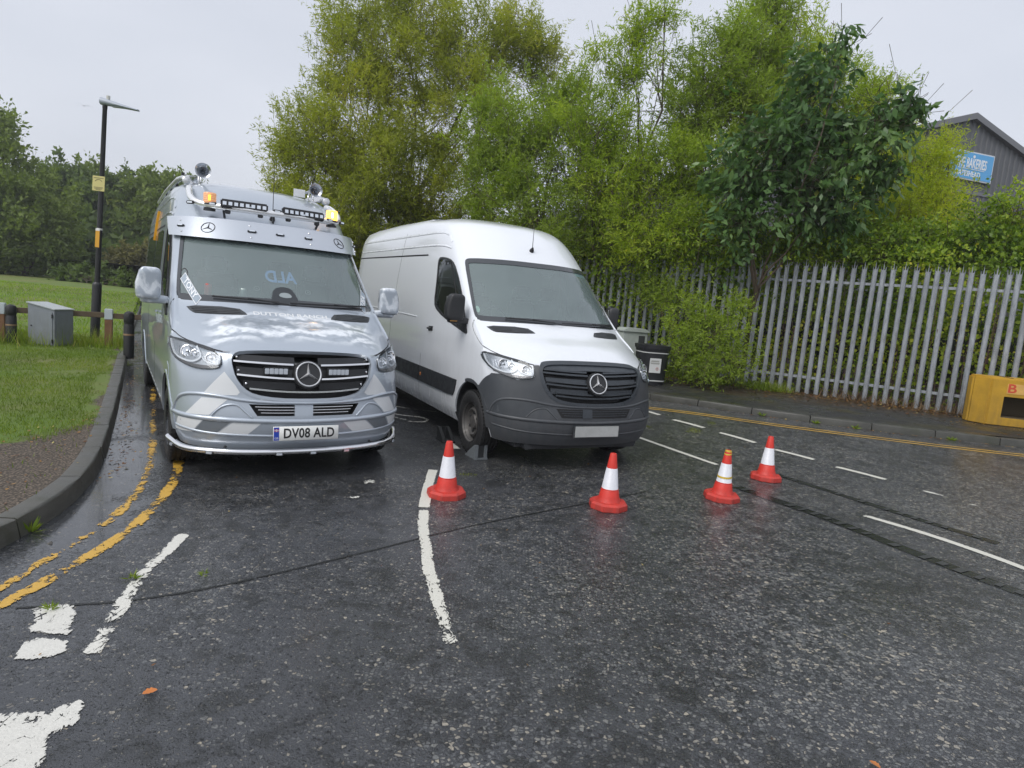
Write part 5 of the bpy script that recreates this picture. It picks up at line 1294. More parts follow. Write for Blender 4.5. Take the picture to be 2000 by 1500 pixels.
for z in(.12,.58): MB().box((.19,-.216,z),(.02,.014,.07)).build('hinge',blkp,cb)
MB().lathe([(.014,0),(.012,.012),(0,.014)],12,Matrix.Translation((-.24,-.212,.38))@Matrix.Rotation(rad(90),4,'X')).build('lock',blkp,cb)
# ---------------------------------------------------------------- palisade fence
def galv():
    m=bpy.data.materials.new('galvanised_steel'); m.use_nodes=True; N=NT(m); b=N.t.nodes['Principled BSDF']; co=N.coord()
    oi=N.n('ShaderNodeObjectInfo'); ad=N.n('ShaderNodeVectorMath'); ad.operation='ADD'; N.l(co,ad.inputs[0])
    cx=N.n('ShaderNodeCombineXYZ'); N.l(N.math('MULTIPLY',oi.outputs['Random'],40),cx.inputs[0]); N.l(cx.outputs[0],ad.inputs[1])
    mp=N.n('ShaderNodeMapping'); mp.inputs['Scale'].default_value=(9,9,2.2); N.l(ad.outputs[0],mp.inputs[0])
    n=N.noise(mp.outputs[0],2,6,.7); v=N.noise(ad.outputs[0],70,2,.5)
    c=N.ramp(n,[(.3,(.16,.172,.185)),(.55,(.32,.345,.37)),(.75,(.46,.49,.52))]); c=N.mix(N.ramp(v,[(.4,0),(.7,.3)]),c,(.60,.63,.66))
    c=N.mix(N.math('MULTIPLY',oi.outputs['Random'],.45),c,(.20,.21,.225)); N.l(c,b.inputs['Base Color']); b.inputs['Metallic'].default_value=.3; b.inputs['Roughness'].default_value=.5; return m
M_GALV=galv()
fd=np.array([1,-.618])/math.hypot(1,.618); fa=math.atan2(fd[1],fd[0]); fn=np.array([fd[1],-fd[0]])   # fn points to the road
def fpt(x): return np.array([x,17.193-.618*x])
fence=empty('palisade_fence',(0,0,0),0,'tall galvanised steel palisade fence with pointed pales along the pavement','fence')
Hp=2.72; xs_=[-.045,-.030,-.012,0,.012,.030,.045]; yo=[.0,-.020,-.012,-.016,-.012,-.020,.0]
V=[];F=[]
for z in(0,Hp-.14): 
    for x,y in zip(xs_,yo): V.append((x,y,z))
for k in range(6): F.append((k,k+1,7+k+1,7+k))
tipz=[Hp-.02,Hp-.10,Hp-.10,Hp+.06,Hp-.10,Hp-.10,Hp-.02]; tx=[-.046,-.028,-.011,0,.011,.028,.046]; ty=[.004,-.018,-.012,-.022,-.012,-.018,.004]
for x,y,z in zip(tx,ty,tipz): V.append((x,y,z))
for k in range(6): F.append((7+k,7+k+1,14+k+1,14+k))
n_=len(V); V+=[(x,y+.003,z) for x,y,z in V]; F+=[tuple(i+n_ for i in f[::-1]) for f in F]
pm0=bpy.data.meshes.new('pale'); pm0.from_pydata(V,[],F); pm0.materials.append(M_GALV); pm0.update()
x=-3.2; k=0; rf=random.Random(11)
while x<13.5:
    p=fpt(x); zb_=float(zpav(*p)); o=bpy.data.objects.new('pale',pm0); COL.objects.link(o); o.parent=fence
    o.location=(p[0]+fn[0]*.025,p[1]+fn[1]*.025,zb_-.02+rf.uniform(-.012,.012)); o.rotation_euler=(rf.uniform(-.008,.008),rad(.1)+rf.uniform(-.012,.012),fa)
    if 21<k<24: o.rotation_euler[1]+=.02
    x+=.177*fd[0]; k+=1
for z,nm in((.33,'fence_rail'),(2.31,'fence_rail')):
    xa=-3.2
    while xa<13.4:
        xb=xa+2.33; A=fpt(xa+.01);B=fpt(xb-.01); za=float(zpav(*A));zc=float(zpav(*B)); c=(A+B)/2-fn*.012; ln=np.linalg.norm(B-A)
        M=Matrix.Translation((c[0],c[1],(za+zc)/2+z))@Matrix.Rotation(fa,4,'Z')@Matrix.Rotation(-math.atan2(zc-za,ln),4,'Y')
        o=MB().box((0,0,0),(ln,.008,.048)).box((0,.024,.024),(ln,.044,.006)).build(nm,M_GALV,fence); o.matrix_local=M
        xa=xb
xa=-4.6
while xa<13.5:
    p=fpt(xa)-fn*.07; z=float(zpav(*p)); o=MB().box((0,0,1.25),(.06,.008,2.62)).box((0,-.05,1.25),(.06,.008,2.62)).box((0,-.025,1.25),(.008,.05,2.62)).build('fence_post',M_GALV,fence); o.location=(p[0],p[1],z); o.rotation_euler=(0,0,fa); xa+=2.33
# ---------------------------------------------------------------- yellow block, bin, cabinet, sign
yb=mk('yellow_block_paint',(.47,.27,.018),.6,var=.38,vscale=4,bump=.35,bscale=25,dirt=((.16,.10,.03),.0,.8,.55))
bl=empty('concrete_block',(9.0,11.13,0),0,'yellow painted concrete barrier block with a square opening and red graffiti','barrier block')
zb_=float(zpav(8.6,11.0))-.02
H_,LN,Wd_=.84,1.75,.62
def prism_xy(poly,z0,z1): return MB().prism([(px,py,z0) for px,py in poly],(0,0,z1-z0))
oct_=[(-LN/2,-.10),(-LN/2+.20,-Wd_/2),(LN/2-.20,-Wd_/2),(LN/2,-.10),(LN/2,.10),(LN/2-.20,Wd_/2),(-LN/2+.20,Wd_/2),(-LN/2,.10)]
bo=prism_xy(oct_,0,H_).build('block_body',yb,bl); bev(bo,.03,2,30)
ct=MB().box((.02,-.2,.345),(.95,.9,.36)).build('c',mk('block_inside',(.10,.075,.04),.8)); 
boolean(bo,[ct]); bo.data.set_sharp_from_angle(angle=rad(30))
MB().box((-.36,0,H_+.002),(.03,Wd_-.06,.012)).build('block_groove',mk('block_crack',(.05,.04,.02),.9),bl); 
gp=MB().box((.12,-Wd_/2-.003,.665),(1.1,.006,.17)).build('repainted_panel',mk('block_panel',(.60,.36,.10),.6,var=.3,vscale=9),bl)
rg=mk('graffiti_red',(.55,.07,.03),.6)
text_obj('graffiti','B L U E'.replace(' ','')[:1],.21,rg,bl,Matrix.Translation((-.36,-Wd_/2-.008,.665))@Matrix.Rotation(rad(90),4,'X'),.001,bold=.004,sx=1.2)
for a in(-.02,.22): MB().tube([(a,-Wd_/2-.008,.60),(a+.02,-Wd_/2-.008,.73),(a+.12,-Wd_/2-.008,.72),(a+.10,-Wd_/2-.008,.61)],.010,6).build('graffiti_stroke',rg,bl)
bl.location=(8.90,11.18,zb_); bl.rotation_euler=(0,0,rad(-14))
bn=empty('litter_bin',(2.84,13.40,float(zpav(3.02,13.2))-.01),rad(12),'black litter bin with two white bands and a paper notice','litter bin')
bk=mk('bin_black',(.020,.021,.024),.42,var=.25,bump=.1); bw=mk('bin_band',(.55,.56,.55),.5)
bb_=.30
def sq(b,z0,z1,r0,r1,name,mat,ch=.30):
    def ring(r,z): c=r*ch; return [(-r,-r+c,z),(-r+c,-r,z),(r-c,-r,z),(r,-r+c,z),(r,r-c,z),(r-c,r,z),(-r+c,r,z),(-r,r-c,z)]
    V=ring(r0,z0)+ring(r1,z1); F=[(i,(i+1)%8,8+(i+1)%8,8+i) for i in range(8)]+[tuple(range(7,-1,-1)),tuple(range(8,16))]
    o=mesh(name,V,F,mat,b); bev(o,.006,2,25); return o
sq(bn,.0,.10,.30,.31,'bin_foot',bk); sq(bn,.10,.13,.318,.318,'bin_band',bw); sq(bn,.13,.80,.312,.345,'bin_body',bk); sq(bn,.80,.825,.352,.352,'bin_band',bw)
sq(bn,.825,.90,.345,.352,'bin_collar',bk); sq(bn,.90,1.0,.372,.378,'bin_rim',bk); sq(bn,.985,1.003,.30,.30,'bin_mouth',mk('panel_gap'))
ppr=empty('notice'); ppr.parent=bn
MB().box((-.03,-.338,.50),(.30,.008,.36)).build('notice_paper',mk('paper_white',(.62,.63,.62),.6),ppr).rotation_euler=(0,0,0)
for z,w in((.62,.20),(.60,.22),(.565,.24),(.545,.22)): MB().box((-.04,-.3435,z),(w,.002,.008)).build('notice_line',ntb,ppr)
MB().tube([(.03+.035*math.cos(t),-.3435,.42+.035*math.sin(t)) for t in np.linspace(0,2*math.pi,16,endpoint=False)],.004,5,closed=True).build('notice_symbol',mk('notice_red',(.5,.1,.08),.5),ppr)
MB().box((.03,-.3435,.42),(.014,.002,.05)).build('notice_figure',ntb,ppr)
gc=empty('service_cabinet',(2.62,14.75,float(zpav(2.62,14.6))-.02),rad(20),'pale grey-green service cabinet with a shallow pitched lid, beside the litter bin','cabinet')
gm=mk('cabinet_pale',(.42,.46,.43),.55,var=.15,vscale=5)
MB().box((0,0,.60),(.85,.45,1.2)).build('cabinet_body',gm,gc,bevel=.01); MB().prism([(-.47,-.27,1.2),(.47,-.27,1.2),(.47,-.27,1.24),(.30,-.27,1.30),(-.30,-.27,1.30),(-.47,-.27,1.24)],(0,.54,0)).build('cabinet_lid',gm,gc,bevel=.006)
MB().box((.22,-.232,.98),(.22,.01,.26)).build('cabinet_vent',mk('vent_dark',(.05,.055,.055),.6),gc)
bn.scale=(.82,.82,.82); gc.scale=(.72,.8,.84)
# yellow warning sign on a post behind the white van
ws_=empty('warning_sign',(1.72,16.9,.2),rad(10),'small yellow warning sign among the leaves behind the white van','sign')
MB().tube([(0,0,0),(0,0,2.75)],.03).build('sign_post',mk('post_grey',(.2,.2,.2),.5),ws_); MB().box((0,-.035,2.52),(.32,.01,.40)).build('sign_panel',mk('sign_yellow',(.62,.50,.05),.5),ws_,bevel=.003)
MB().prism([(-.10,-.042,2.42),(.10,-.042,2.42),(0,-.042,2.60)],(0,-.002,0)).build('sign_triangle',mk('plate_black'),ws_)
sp=empty('sign_post',(-30.6,53.2,.4),0,'thin far sign post with a blue round sign beyond the grass','sign')
MB().tube([(0,0,0),(0,0,2.9)],.06).build('post',mk('post_grey'),sp); MB().lathe([(0,.02),(.28,.02),(.28,-.02)],20,Matrix.Translation((0,-.1,2.5))@Matrix.Rotation(rad(90),4,'X')).build('sign_disc',mk('sign_blue',(.06,.08,.35),.5),sp)
# ---------------------------------------------------------------- warehouse
az=rad(72); pu=Vector((math.sin(az),math.cos(az),0)); pn_=Vector((-pu.y,pu.x,0)); apex=Vector((20.53,32,12.25)); tp=math.tan(rad(18))
wh=empty('warehouse',(apex.x,apex.y,0),0,'dark grey profiled-steel warehouse gable beyond the trees with a blue bakery sign','building')
clad=mk('cladding_grey',(.105,.11,.12),.55,var=.12,vscale=1.2); clad2=mk('cladding_trim',(.16,.165,.18),.5)
half=15.0
V=[];F=[]
u=-half; k=0
def wtop(u): return apex.z-abs(u)*tp-.18
prof=[(0,0),(.16,0),(.20,.045),(.30,.045),(.34,0)]
pts=[]
while u<half:
    for a,d in prof[:-1]: pts.append((u+a,d))
    u+=.34
pts.append((half,0))
for a,d in pts:
    p=apex+pu*a-pn_*d; V+=[(p.x,p.y,-.5),(p.x,p.y,wtop(a))]
for i in range(len(pts)-1): F.append((2*i,2*i+2,2*i+3,2*i+1))
V=[(v[0]-apex.x,v[1]-apex.y,v[2]) for v in V]
gw=mesh('gable_cladding',V,F,clad,wh); gw['kind']='stuff'
def lo(u,d,z): p=pu*u+pn_*d; return (p.x,p.y,z)
for s,nm in((-1,'roof'),(1,'roof')):
    MB().prism([lo(0,-.25,apex.z),lo(s*(half+.3),-.25,apex.z-(half+.3)*tp),lo(s*(half+.3),-.25,apex.z-(half+.3)*tp-.28),lo(0,-.25,apex.z-.28)],pn_*32).build(nm,clad2,wh)
    MB().prism([lo(s*half,.05,-.5),lo(s*half,.05,apex.z-half*tp-.3),lo(s*half,31,apex.z-half*tp-.3),lo(s*half,31,-.5)],tuple(pu*(-s*.2))).build('wall',clad,wh)
MB().prism([lo(-half,-.07,8.62),lo(half,-.07,8.62),lo(half,-.07,8.78),lo(-half,-.07,8.78)],pn_*.06).build('cladding_trim',clad2,wh)
sg=empty('wall_sign'); sg.parent=wh
Ms=Matrix(((pu.x,0,-pn_.x,0),(pu.y,0,-pn_.y,0),(0,1,0,0),(0,0,0,1)))
Mc=Matrix.Translation(Vector(lo(-.08,-.13,apex.z-2.38)))@Ms
o=MB().box((0,0,0),(3.5,1.30,.06)).build('sign_panel',mk('sign_pale_edge',(.62,.66,.70),.5),sg); o.matrix_local=Mc
o=MB().box((0,0,.035),(3.38,1.18,.02)).build('sign_face',mk('sign_sky_blue',(.10,.38,.72),.45,var=.06,vscale=.7),sg); o.matrix_local=Mc
sw=mk('sign_white')
text_obj('sign_lettering','THE BAKERIES',.62,sw,sg,Mc@Matrix.Translation((1.30,.10,.05)),.004,align='RIGHT',sx=.50,bold=.012)
text_obj('sign_lettering','GATESHEAD',.34,sw,sg,Mc@Matrix.Translation((.98,-.38,.05)),.004,align='RIGHT',sx=.85,bold=.006)
o=MB().box((.35,-.15,.05),(1.7,.025,.01)).build('sign_rule',sw,sg); o.matrix_local=Mc
o=MB().lathe([(0,.01),(.07,.01),(.07,0)],12,Matrix.Translation((.42,.43,.05))).build('sign_mark',sw,sg); o.matrix_local=Mc
LOBES={
 'W1':[(-6.06, 19.0, 4.93, 1.27), (-6.72, 19.5, 6.13, 0.93), (-7.04, 19.0, 5.41, 0.53), (-4.96, 19.0, 6.28, 1.64), (-5.34, 19.5, 8.22, 1.18), (-5.69, 20.0, 9.51, 0.9), (-3.73, 19.5, 8.35, 1.62), (-3.62, 20.0, 9.96, 1.38), (-2.08, 19.0, 6.66, 1.75), (-1.86, 19.5, 8.92, 1.46), (-0.74, 20.0, 9.49, 1.03), (-3.91, 18.5, 5.01, 1.56), (-5.13, 18.0, 3.58, 1.25), (-2.58, 18.5, 4.28, 1.25), (0.09, 20.0, 8.7, 0.86), (-6.74, 18.5, 4.22, 0.66)],
 'W2':[(-0.56, 17.0, 5.99, 1.23), (0.54, 16.5, 5.1, 1.31), (-1.09, 17.0, 4.56, 1.02), (0.67, 17.0, 6.71, 0.85), (0.27, 16.0, 3.78, 1.07), (1.76, 16.0, 3.78, 0.96)],
 'W3':[(1.58, 15.5, 6.01, 0.84), (1.98, 15.5, 7.27, 0.61), (2.18, 15.5, 8.11, 0.5), (2.71, 15.5, 8.48, 0.35), (1.25, 15.5, 7.54, 0.25), (1.94, 15.5, 4.9, 1.06), (2.97, 15.5, 5.21, 0.9), (2.67, 15.0, 3.85, 1.02)],
 'W4':[(4.13, 16.0, 7.62, 0.97), (3.78, 16.0, 6.56, 0.95), (4.89, 16.0, 6.42, 1.03), (4.06, 15.5, 5.07, 0.97), (4.52, 16.0, 8.34, 0.59)],
 'W5':[(5.27, 16.5, 8.59, 0.83), (5.6, 16.5, 9.31, 0.63), (5.41, 16.5, 7.55, 1.08)],
 'W6':[(6.54, 17.0, 8.17, 1.14), (7.67, 17.0, 7.41, 1.08), (8.44, 17.0, 6.61, 1.01), (6.87, 17.0, 6.73, 1.4), (8.3, 17.0, 7.52, 0.51)],
 'B7':[(4.68, 13.4, 5.1, 0.92), (4.24, 13.4, 4.57, 0.74), (5.4, 13.4, 5.75, 0.89), (5.47, 13.4, 6.72, 0.62), (5.8, 13.3, 7.19, 0.34), (6.14, 13.4, 4.93, 0.89), (5.41, 13.4, 4.27, 0.87), (6.55, 13.2, 5.5, 0.73), (6.92, 13.1, 5.99, 0.51), (7.29, 13.0, 6.08, 0.32), (4.35, 13.4, 3.68, 0.58), (6.27, 13.4, 4.04, 0.66), (7.06, 13.2, 4.87, 0.51)],
 'Y8':[(8.58, 15.5, 5.11, 1.13), (9.04, 15.5, 5.74, 0.71), (9.7, 16.0, 6.37, 0.34), (7.74, 15.0, 4.16, 1.01), (9.11, 15.0, 4.61, 0.76), (8.29, 14.5, 3.93, 0.93)],
 'HEDGE':[(9.35, 13.5, 4.01, 0.67), (9.54, 13.0, 4.26, 0.66), (8.7, 13.5, 3.54, 0.6), (9.39, 13.0, 3.46, 0.6), (5.8, 14.0, 3.34, 0.56), (6.58, 13.8, 3.29, 0.57), (7.32, 13.4, 3.32, 0.62), (8.02, 13.4, 3.48, 0.58), (5.03, 14.3, 3.41, 0.68), (4.27, 14.8, 3.62, 0.8), (3.53, 15.0, 3.46, 0.8), (2.85, 15.5, 3.1, 0.7), (2.09, 16.0, 2.95, 0.72), (4.53, 14.6, 2.84, 0.45)],
 'BACK':[(1.31, 17.0, 2.83, 0.88), (0.23, 18.0, 3.21, 1.07), (-1.22, 18.5, 3.42, 1.1), (-2.57, 19.0, 3.21, 1.28), (-3.91, 19.0, 3.38, 1.29), (-4.78, 19.0, 3.02, 1.16), (-6.46, 19.5, 3.52, 1.06), (-5.81, 19.5, 2.83, 0.9)],
 'SHRUB':[(4.11, 13.4, 1.48, 0.57), (3.64, 13.9, 1.64, 0.53), (4.37, 13.0, 0.9, 0.39), (3.91, 13.1, 0.7, 0.42), (3.49, 13.6, 0.88, 0.47), (3.31, 14.4, 2.17, 0.41), (2.95, 14.9, 2.26, 0.39), (4.43, 13.3, 2.04, 0.29)],
 'L1':[(-33.83, 42.0, 9.69, 1.81), (-33.22, 42.0, 7.23, 1.99), (-31.93, 42.0, 5.12, 2.93), (-34.26, 42.0, 3.64, 3.2), (-30.8, 42.0, 2.96, 2.11), (-32.96, 42.0, 1.81, 1.97), (-29.97, 42.0, 4.32, 1.14)],
 'L2':[(-39.02, 55.0, 8.09, 2.25), (-37.52, 55.0, 6.55, 2.95), (-37.69, 54.0, 3.5, 2.43)],
 'L3':[(-37.11, 57.0, 8.39, 2.27), (-36.01, 56.0, 5.54, 2.95), (-35.56, 54.0, 3.26, 1.91)],
 'L4':[(-35.05, 58.0, 8.08, 2.01), (-34.86, 57.0, 4.89, 2.71)],
 'L5':[(-31.23, 56.0, 8.29, 2.14), (-29.48, 56.0, 8.01, 2.11), (-30.2, 55.0, 5.49, 3.01), (-32.35, 55.0, 5.31, 2.12), (-27.43, 55.0, 6.56, 2.27)],
 'L6':[(-27.34, 60.0, 6.77, 2.93), (-24.52, 60.0, 6.55, 2.4)],
 'BR':[(-26.37, 44.0, 2.5, 0.95), (-25.73, 45.0, 2.45, 1.07), (-27.24, 44.0, 2.26, 0.69)],
 'BK':[(-26.67, 38.0, 1.02, 0.55), (-25.47, 38.0, 1.21, 0.67), (-23.63, 37.0, 1.15, 0.65), (-21.85, 36.0, 1.07, 0.62), (-20.99, 36.0, 1.0, 0.55), (-20.28, 36.0, 0.92, 0.67)],
}
# ---------------------------------------------------------------- foliage
def leafmat(name,c0,c1,c2,trans=.35,rough=.5,fade=None):
    m=bpy.data.materials.new(name); m.use_nodes=True; N=NT(m); N.t.nodes.clear(); o=N.n('ShaderNodeOutputMaterial')
    at=N.n('ShaderNodeAttribute'); at.attribute_name='tint'
    c=N.ramp(at.outputs['Fac'],[(0,c0),(.45,c1),(.86,c2[0]),(1,c2[1])])
    d=N.n('ShaderNodeBsdfPrincipled'); N.l(c,d.inputs['Base Color']); d.inputs['Roughness'].default_value=rough; d.inputs['Specular IOR Level'].default_value=.35
    t=N.n('ShaderNodeBsdfTranslucent'); N.l(N.mix(1,c,(1.35,1.45,.55),'MULTIPLY'),t.inputs[0])
    x=N.n('ShaderNodeMixShader'); x.inputs[0].default_value=trans; N.l(d.outputs[0],x.inputs[1]); N.l(t.outputs[0],x.inputs[2]); N.l(x.outputs[0],o.inputs[0]); return m
M_W=[leafmat('willow_olive',(.15,.185,.028),(.30,.335,.045),((.42,.42,.06),(.58,.42,.05)),.5),
     leafmat('willow_green',(.125,.19,.028),(.26,.34,.050),((.33,.44,.05),(.42,.42,.06)),.5),
     leafmat('willow_lime',(.15,.225,.020),(.29,.385,.036),((.42,.49,.05),(.56,.47,.05)),.5),
     leafmat('broad_dark',(.038,.090,.028),(.085,.165,.050),((.17,.27,.085),(.36,.38,.07)),.3,.34),
     leafmat('shrub_yellow',(.23,.30,.018),(.40,.46,.03),((.52,.53,.035),(.66,.44,.03)),.5),
     leafmat('bramble',(.065,.13,.018),(.21,.31,.030),((.40,.48,.045),(.56,.51,.06)),.42,.42),
     leafmat('far_green',(.105,.145,.045),(.17,.225,.060),((.23,.29,.07),(.28,.31,.08)),.4,.7),
     leafmat('far_dark',(.065,.10,.038),(.115,.165,.055),((.16,.22,.065),(.21,.25,.07)),.4,.7),
     leafmat('far_brown',(.12,.12,.05),(.19,.18,.07),((.23,.22,.08),(.26,.23,.09)),.3,.7)]
M_BARK=mk('bark',(.095,.075,.055),.85,var=.4,vscale=9,bump=.6,bscale=30)
M_TWIG=mk('twig',(.075,.055,.035),.8)
def unit(v): return v/(np.linalg.norm(v,axis=-1,keepdims=True)+1e-9)
def leaves(C,D,L,Wd,rg,flat=.0):
    """leaf quads: C centres(base) (n,3), D direction (n,3), lengths, widths -> V,F(4)"""
    n=len(C); R=rg.normal(size=(n,3)); S=unit(np.cross(D,R)); L=L[:,None]; Wd=Wd[:,None]
    tip=C+D*L; mid=C+D*L*.42; V=np.stack([C,mid+S*Wd*.5,tip,mid-S*Wd*.5],1).reshape(-1,3)
    F=np.arange(4*n).reshape(-1,4); return V,F
def crown(lobes,dens,leafL,leafW,twigL,per,rg,up=.5,droop=.25,spiky=.0,keep=None,shell=.55,clump=.72):
    """sprays of leaves through a set of balls; returns leaf V,F,tint and twig segments"""
    Cs=[];Ds=[];Ls=[];Ts=[];A=[];Bq=[];tw=[]
    for li,(x,y,z,r) in enumerate(lobes):
        n=int(dens*r*r*12.5)
        d=unit(rg.normal(size=(n,3))); rr=r*(shell+(1-shell)*rg.random(n)**.6)*(1-.35*rg.random(n)**3)
        ns=int(16+14*r); sc0=unit(rg.normal(size=(ns,3))); sr=r*(shell+(1.02-shell)*rg.random(ns)**.5); sub=rg.integers(0,ns,n)
        free=rg.random(n)<clump; cl=sc0[sub]*sr[sub][:,None]+rg.normal(size=(n,3))*(.055*r+.10)
        dd2=np.where(free[:,None],cl,d*rr[:,None]); rr=np.linalg.norm(dd2,axis=1); d=unit(dd2)
        wob=1+.22*np.sin(d[:,0]*5+li)*np.cos(d[:,2]*4+li*2)+.12*np.sin(d[:,1]*9+li)
        O=np.array([x,y,z])+d*(rr*wob)[:,None]*np.array([1,1,.95])
        dirs=unit(d*.8+np.array([0,0,up])+rg.normal(size=(n,3))*.45)
        tl=twigL*(.6+.8*rg.random(n)); s=rg.random(n)<spiky; tl=np.where(s&(d[:,2]>.2),tl*2.0,tl); dirs=np.where((s&(d[:,2]>.2))[:,None],unit(dirs*np.array([.35,.35,1])+np.array([0,0,.8])),dirs)
        base_t=rg.random(n)*.35+.45*vnoise(O[:,0],O[:,2],.8,li)+.25*(vnoise(O[:,0]*1.7,O[:,2],2.2,li+5)-.3)
        O=O-dirs*tl[:,None]*.6
        P0=O;P1=O+dirs*tl[:,None]-np.array([0,0,1])*(droop*tl)[:,None]
        tw.append((P0,P1))
        k=per
        t=(np.arange(k)+.5)/k
        T=np.tile(t,(n,1))+rg.uniform(-.04,.04,(n,k))
        C=O[:,None]+dirs[:,None]*(tl[:,None]*T)[...,None]-np.array([0,0,1])*(droop*tl[:,None]*T**2)[...,None]
        ax=unit(dirs-np.array([0,0,1])*droop)
        side=rg.normal(size=(n,k,3)); D=unit(ax[:,None]*.75+side*.55-np.array([0,0,1])*droop*.7)
        sc=(.65+.6*rg.random((n,k)))*(1-.35*T)
        Cs.append(C.reshape(-1,3));Ds.append(D.reshape(-1,3));Ls.append(sc.ravel());Ts.append(np.clip(np.repeat(base_t,k)+rg.normal(0,.10,n*k),0,1))
    C=np.concatenate(Cs);D=np.concatenate(Ds);S=np.concatenate(Ls);T=np.concatenate(Ts)
    if keep is not None: m=keep(C); C,D,S,T=C[m],D[m],S[m],T[m]
    V,F=leaves(C,D,leafL*S,leafW*S,rg); return V,F,np.repeat(T,4),tw
def twigs_vf(tw,frac,rg,w=.006):
    V=[];F=[];b=0
    for P0,P1 in tw:
        m=rg.random(len(P0))<frac; a=P0[m]-(P1[m]-P0[m])*.5;c=P0[m]+(P1[m]-P0[m])*.85; n=len(a)
        if not n: continue
        ax=unit(c-a); s=unit(np.cross(ax,rg.normal(size=(n,3))))*w; u=unit(np.cross(ax,s))*w
        VV=np.stack([a+s,a-s*.5+u*.87,a-s*.5-u*.87,c],1).reshape(-1,3); i=np.arange(n)[:,None]*4+b
        V.append(VV); F.append(np.concatenate([i+np.array([0,1,3]),i+np.array([1,2,3]),i+np.array([2,0,3])])); b+=4*n
    return np.concatenate(V),np.concatenate(F)
def limb(A,B,r0,r1,rg,n=7,wig=.12,sag=0):
    A=np.array(A,float);B=np.array(B,float); L=np.linalg.norm(B-A); P=[];off=np.zeros(3)
    for i in range(n):
        t=i/(n-1); off=off+rg.normal(size=3)*wig*L/n*np.array([1,1,.4]); P.append(A+(B-A)*t+off*math.sin(t*math.pi)**.5*(t<1)+np.array([0,0,1])*sag*math.sin(t*math.pi))
    return P,[r0+(r1-r0)*i/(n-1) for i in range(n)]
def tree(name,lobes,base,label,cat,group,mat,dens,L,Wd,tl,per,seed,stems=3,r0=.11,up=.5,droop=.25,spiky=.2,twf=.35,bark=None,keep=None,shell=.5,trunk=True,subs=3):
    rg=np.random.default_rng(seed); bark=bark or M_BARK
    root=empty(name,base,0,label,cat,group); b0=np.array(base,float)
    V,F,T,tw=crown(lobes,dens,L,Wd,tl,per,rg,up,droop,spiky,keep,shell)
    cr_=np_mesh('crown',V-b0,F,mat,attrs={'tint':T},parent=root)
    if twf>0:
        TV,TF=twigs_vf(tw,twf,rg); np_mesh('twigs',TV-b0,TF,M_TWIG,parent=root)['kind']='stuff'
    if trunk:
        mb=MB(); order=sorted(lobes,key=lambda l:l[2]); 
        for s in range(stems):
            tgt=lobes[(s*5+1)%len(lobes)]; foot=b0+np.array([rg.uniform(-.3,.3)*(stems>1),rg.uniform(-.3,.3)*(stems>1),-.2])
            P,R=limb(foot,(tgt[0],tgt[1],tgt[2]),r0*rg.uniform(.75,1.1),r0*.25,rg,9,.16); mb.tube([p-b0 for p in P],R,8)
            for q in range(subs):
                tg=lobes[rg.integers(len(lobes))]; i=rg.integers(3,8); P2,R2=limb(P[i],np.array(tg[:3])+rg.normal(size=3)*tg[3]*.22,R[i]*.5,.006,rg,6,.2); mb.tube([p-b0 for p in P2],R2,6)
        mb.build('trunk',bark,root,smooth=True,angle=60)
    return root
gz=lambda x,y: float(zpav(x,y))
G1='willow trees behind the fence'
tree('willow_tree',LOBES['W1'],(-3.3,19.6,gz(-3.3,19.6)),'tallest olive-green willow with feathery open top, behind the two vans','tree',G1,M_W[0],40,.16,.031,.62,13,1,stems=6,r0=.085,up=.75,droop=.30,spiky=.30,twf=.35)
tree('willow_tree',LOBES['W2'],(.3,17.6,gz(.3,17.6)),'dense mid-green willow rising straight above the white van roof','tree',G1,M_W[1],56,.15,.030,.55,13,2,stems=4,r0=.09,spiky=.15)
tree('willow_tree',LOBES['W3'],(2.5,16.6,gz(2.5,16.6)),'light green willow with tall upright shoots against the sky, right of the white van','tree',G1,M_W[2],54,.145,.030,.55,12,3,stems=5,r0=.05,spiky=.45,up=.9)
tree('willow_tree',LOBES['W4'],(4.6,16.9,gz(4.6,16.9)),'green willow between the one with upright shoots and the broad-leaved tree','tree',G1,M_W[1],60,.145,.030,.5,13,4,stems=4,r0=.055,spiky=.3,up=.8)
tree('willow_tree',LOBES['W5'],(6.0,17.2,gz(6,17.2)),'narrow willow whose top leaves the picture behind the broad-leaved tree','tree',G1,M_W[1],50,.145,.030,.5,13,5,stems=3,r0=.05,spiky=.35,up=.8)
tree('willow_tree',LOBES['W6'],(8.0,17.6,gz(8,17.6)),'yellowing willow with orange patches behind the dark broad-leaved tree','tree',G1,M_W[2],50,.145,.030,.5,13,6,stems=4,r0=.055,spiky=.4,up=.8)
tree('broadleaf_tree',LOBES['B7'],(5.15,14.75,gz(5.15,14.75)),'dark green tree with large drooping leaves and a bare leaning trunk over the fence','tree',None,M_W[3],16,.24,.105,.60,6,7,stems=1,r0=.07,up=.2,droop=.6,spiky=.0,twf=.7,bark=mk('bark_pale',(.115,.085,.06),.8,var=.3,bump=.4),shell=.35,subs=7)
tree('willow_shrub',LOBES['Y8'],(10.2,15.6,gz(10.2,15.6)),'bright yellow-green willow shrub in front of the warehouse gable','shrub',None,M_W[4],52,.125,.025,.48,13,8,stems=6,r0=.05,up=1.0,spiky=.35,twf=.4)
tree('bush',LOBES['SHRUB'],(4.0,13.9,gz(4.0,13.9)),'bright green bush growing through and in front of the palisade fence','bush',None,M_W[1],80,.105,.028,.32,11,9,stems=5,r0=.025,up=.5,spiky=.25,twf=.35)
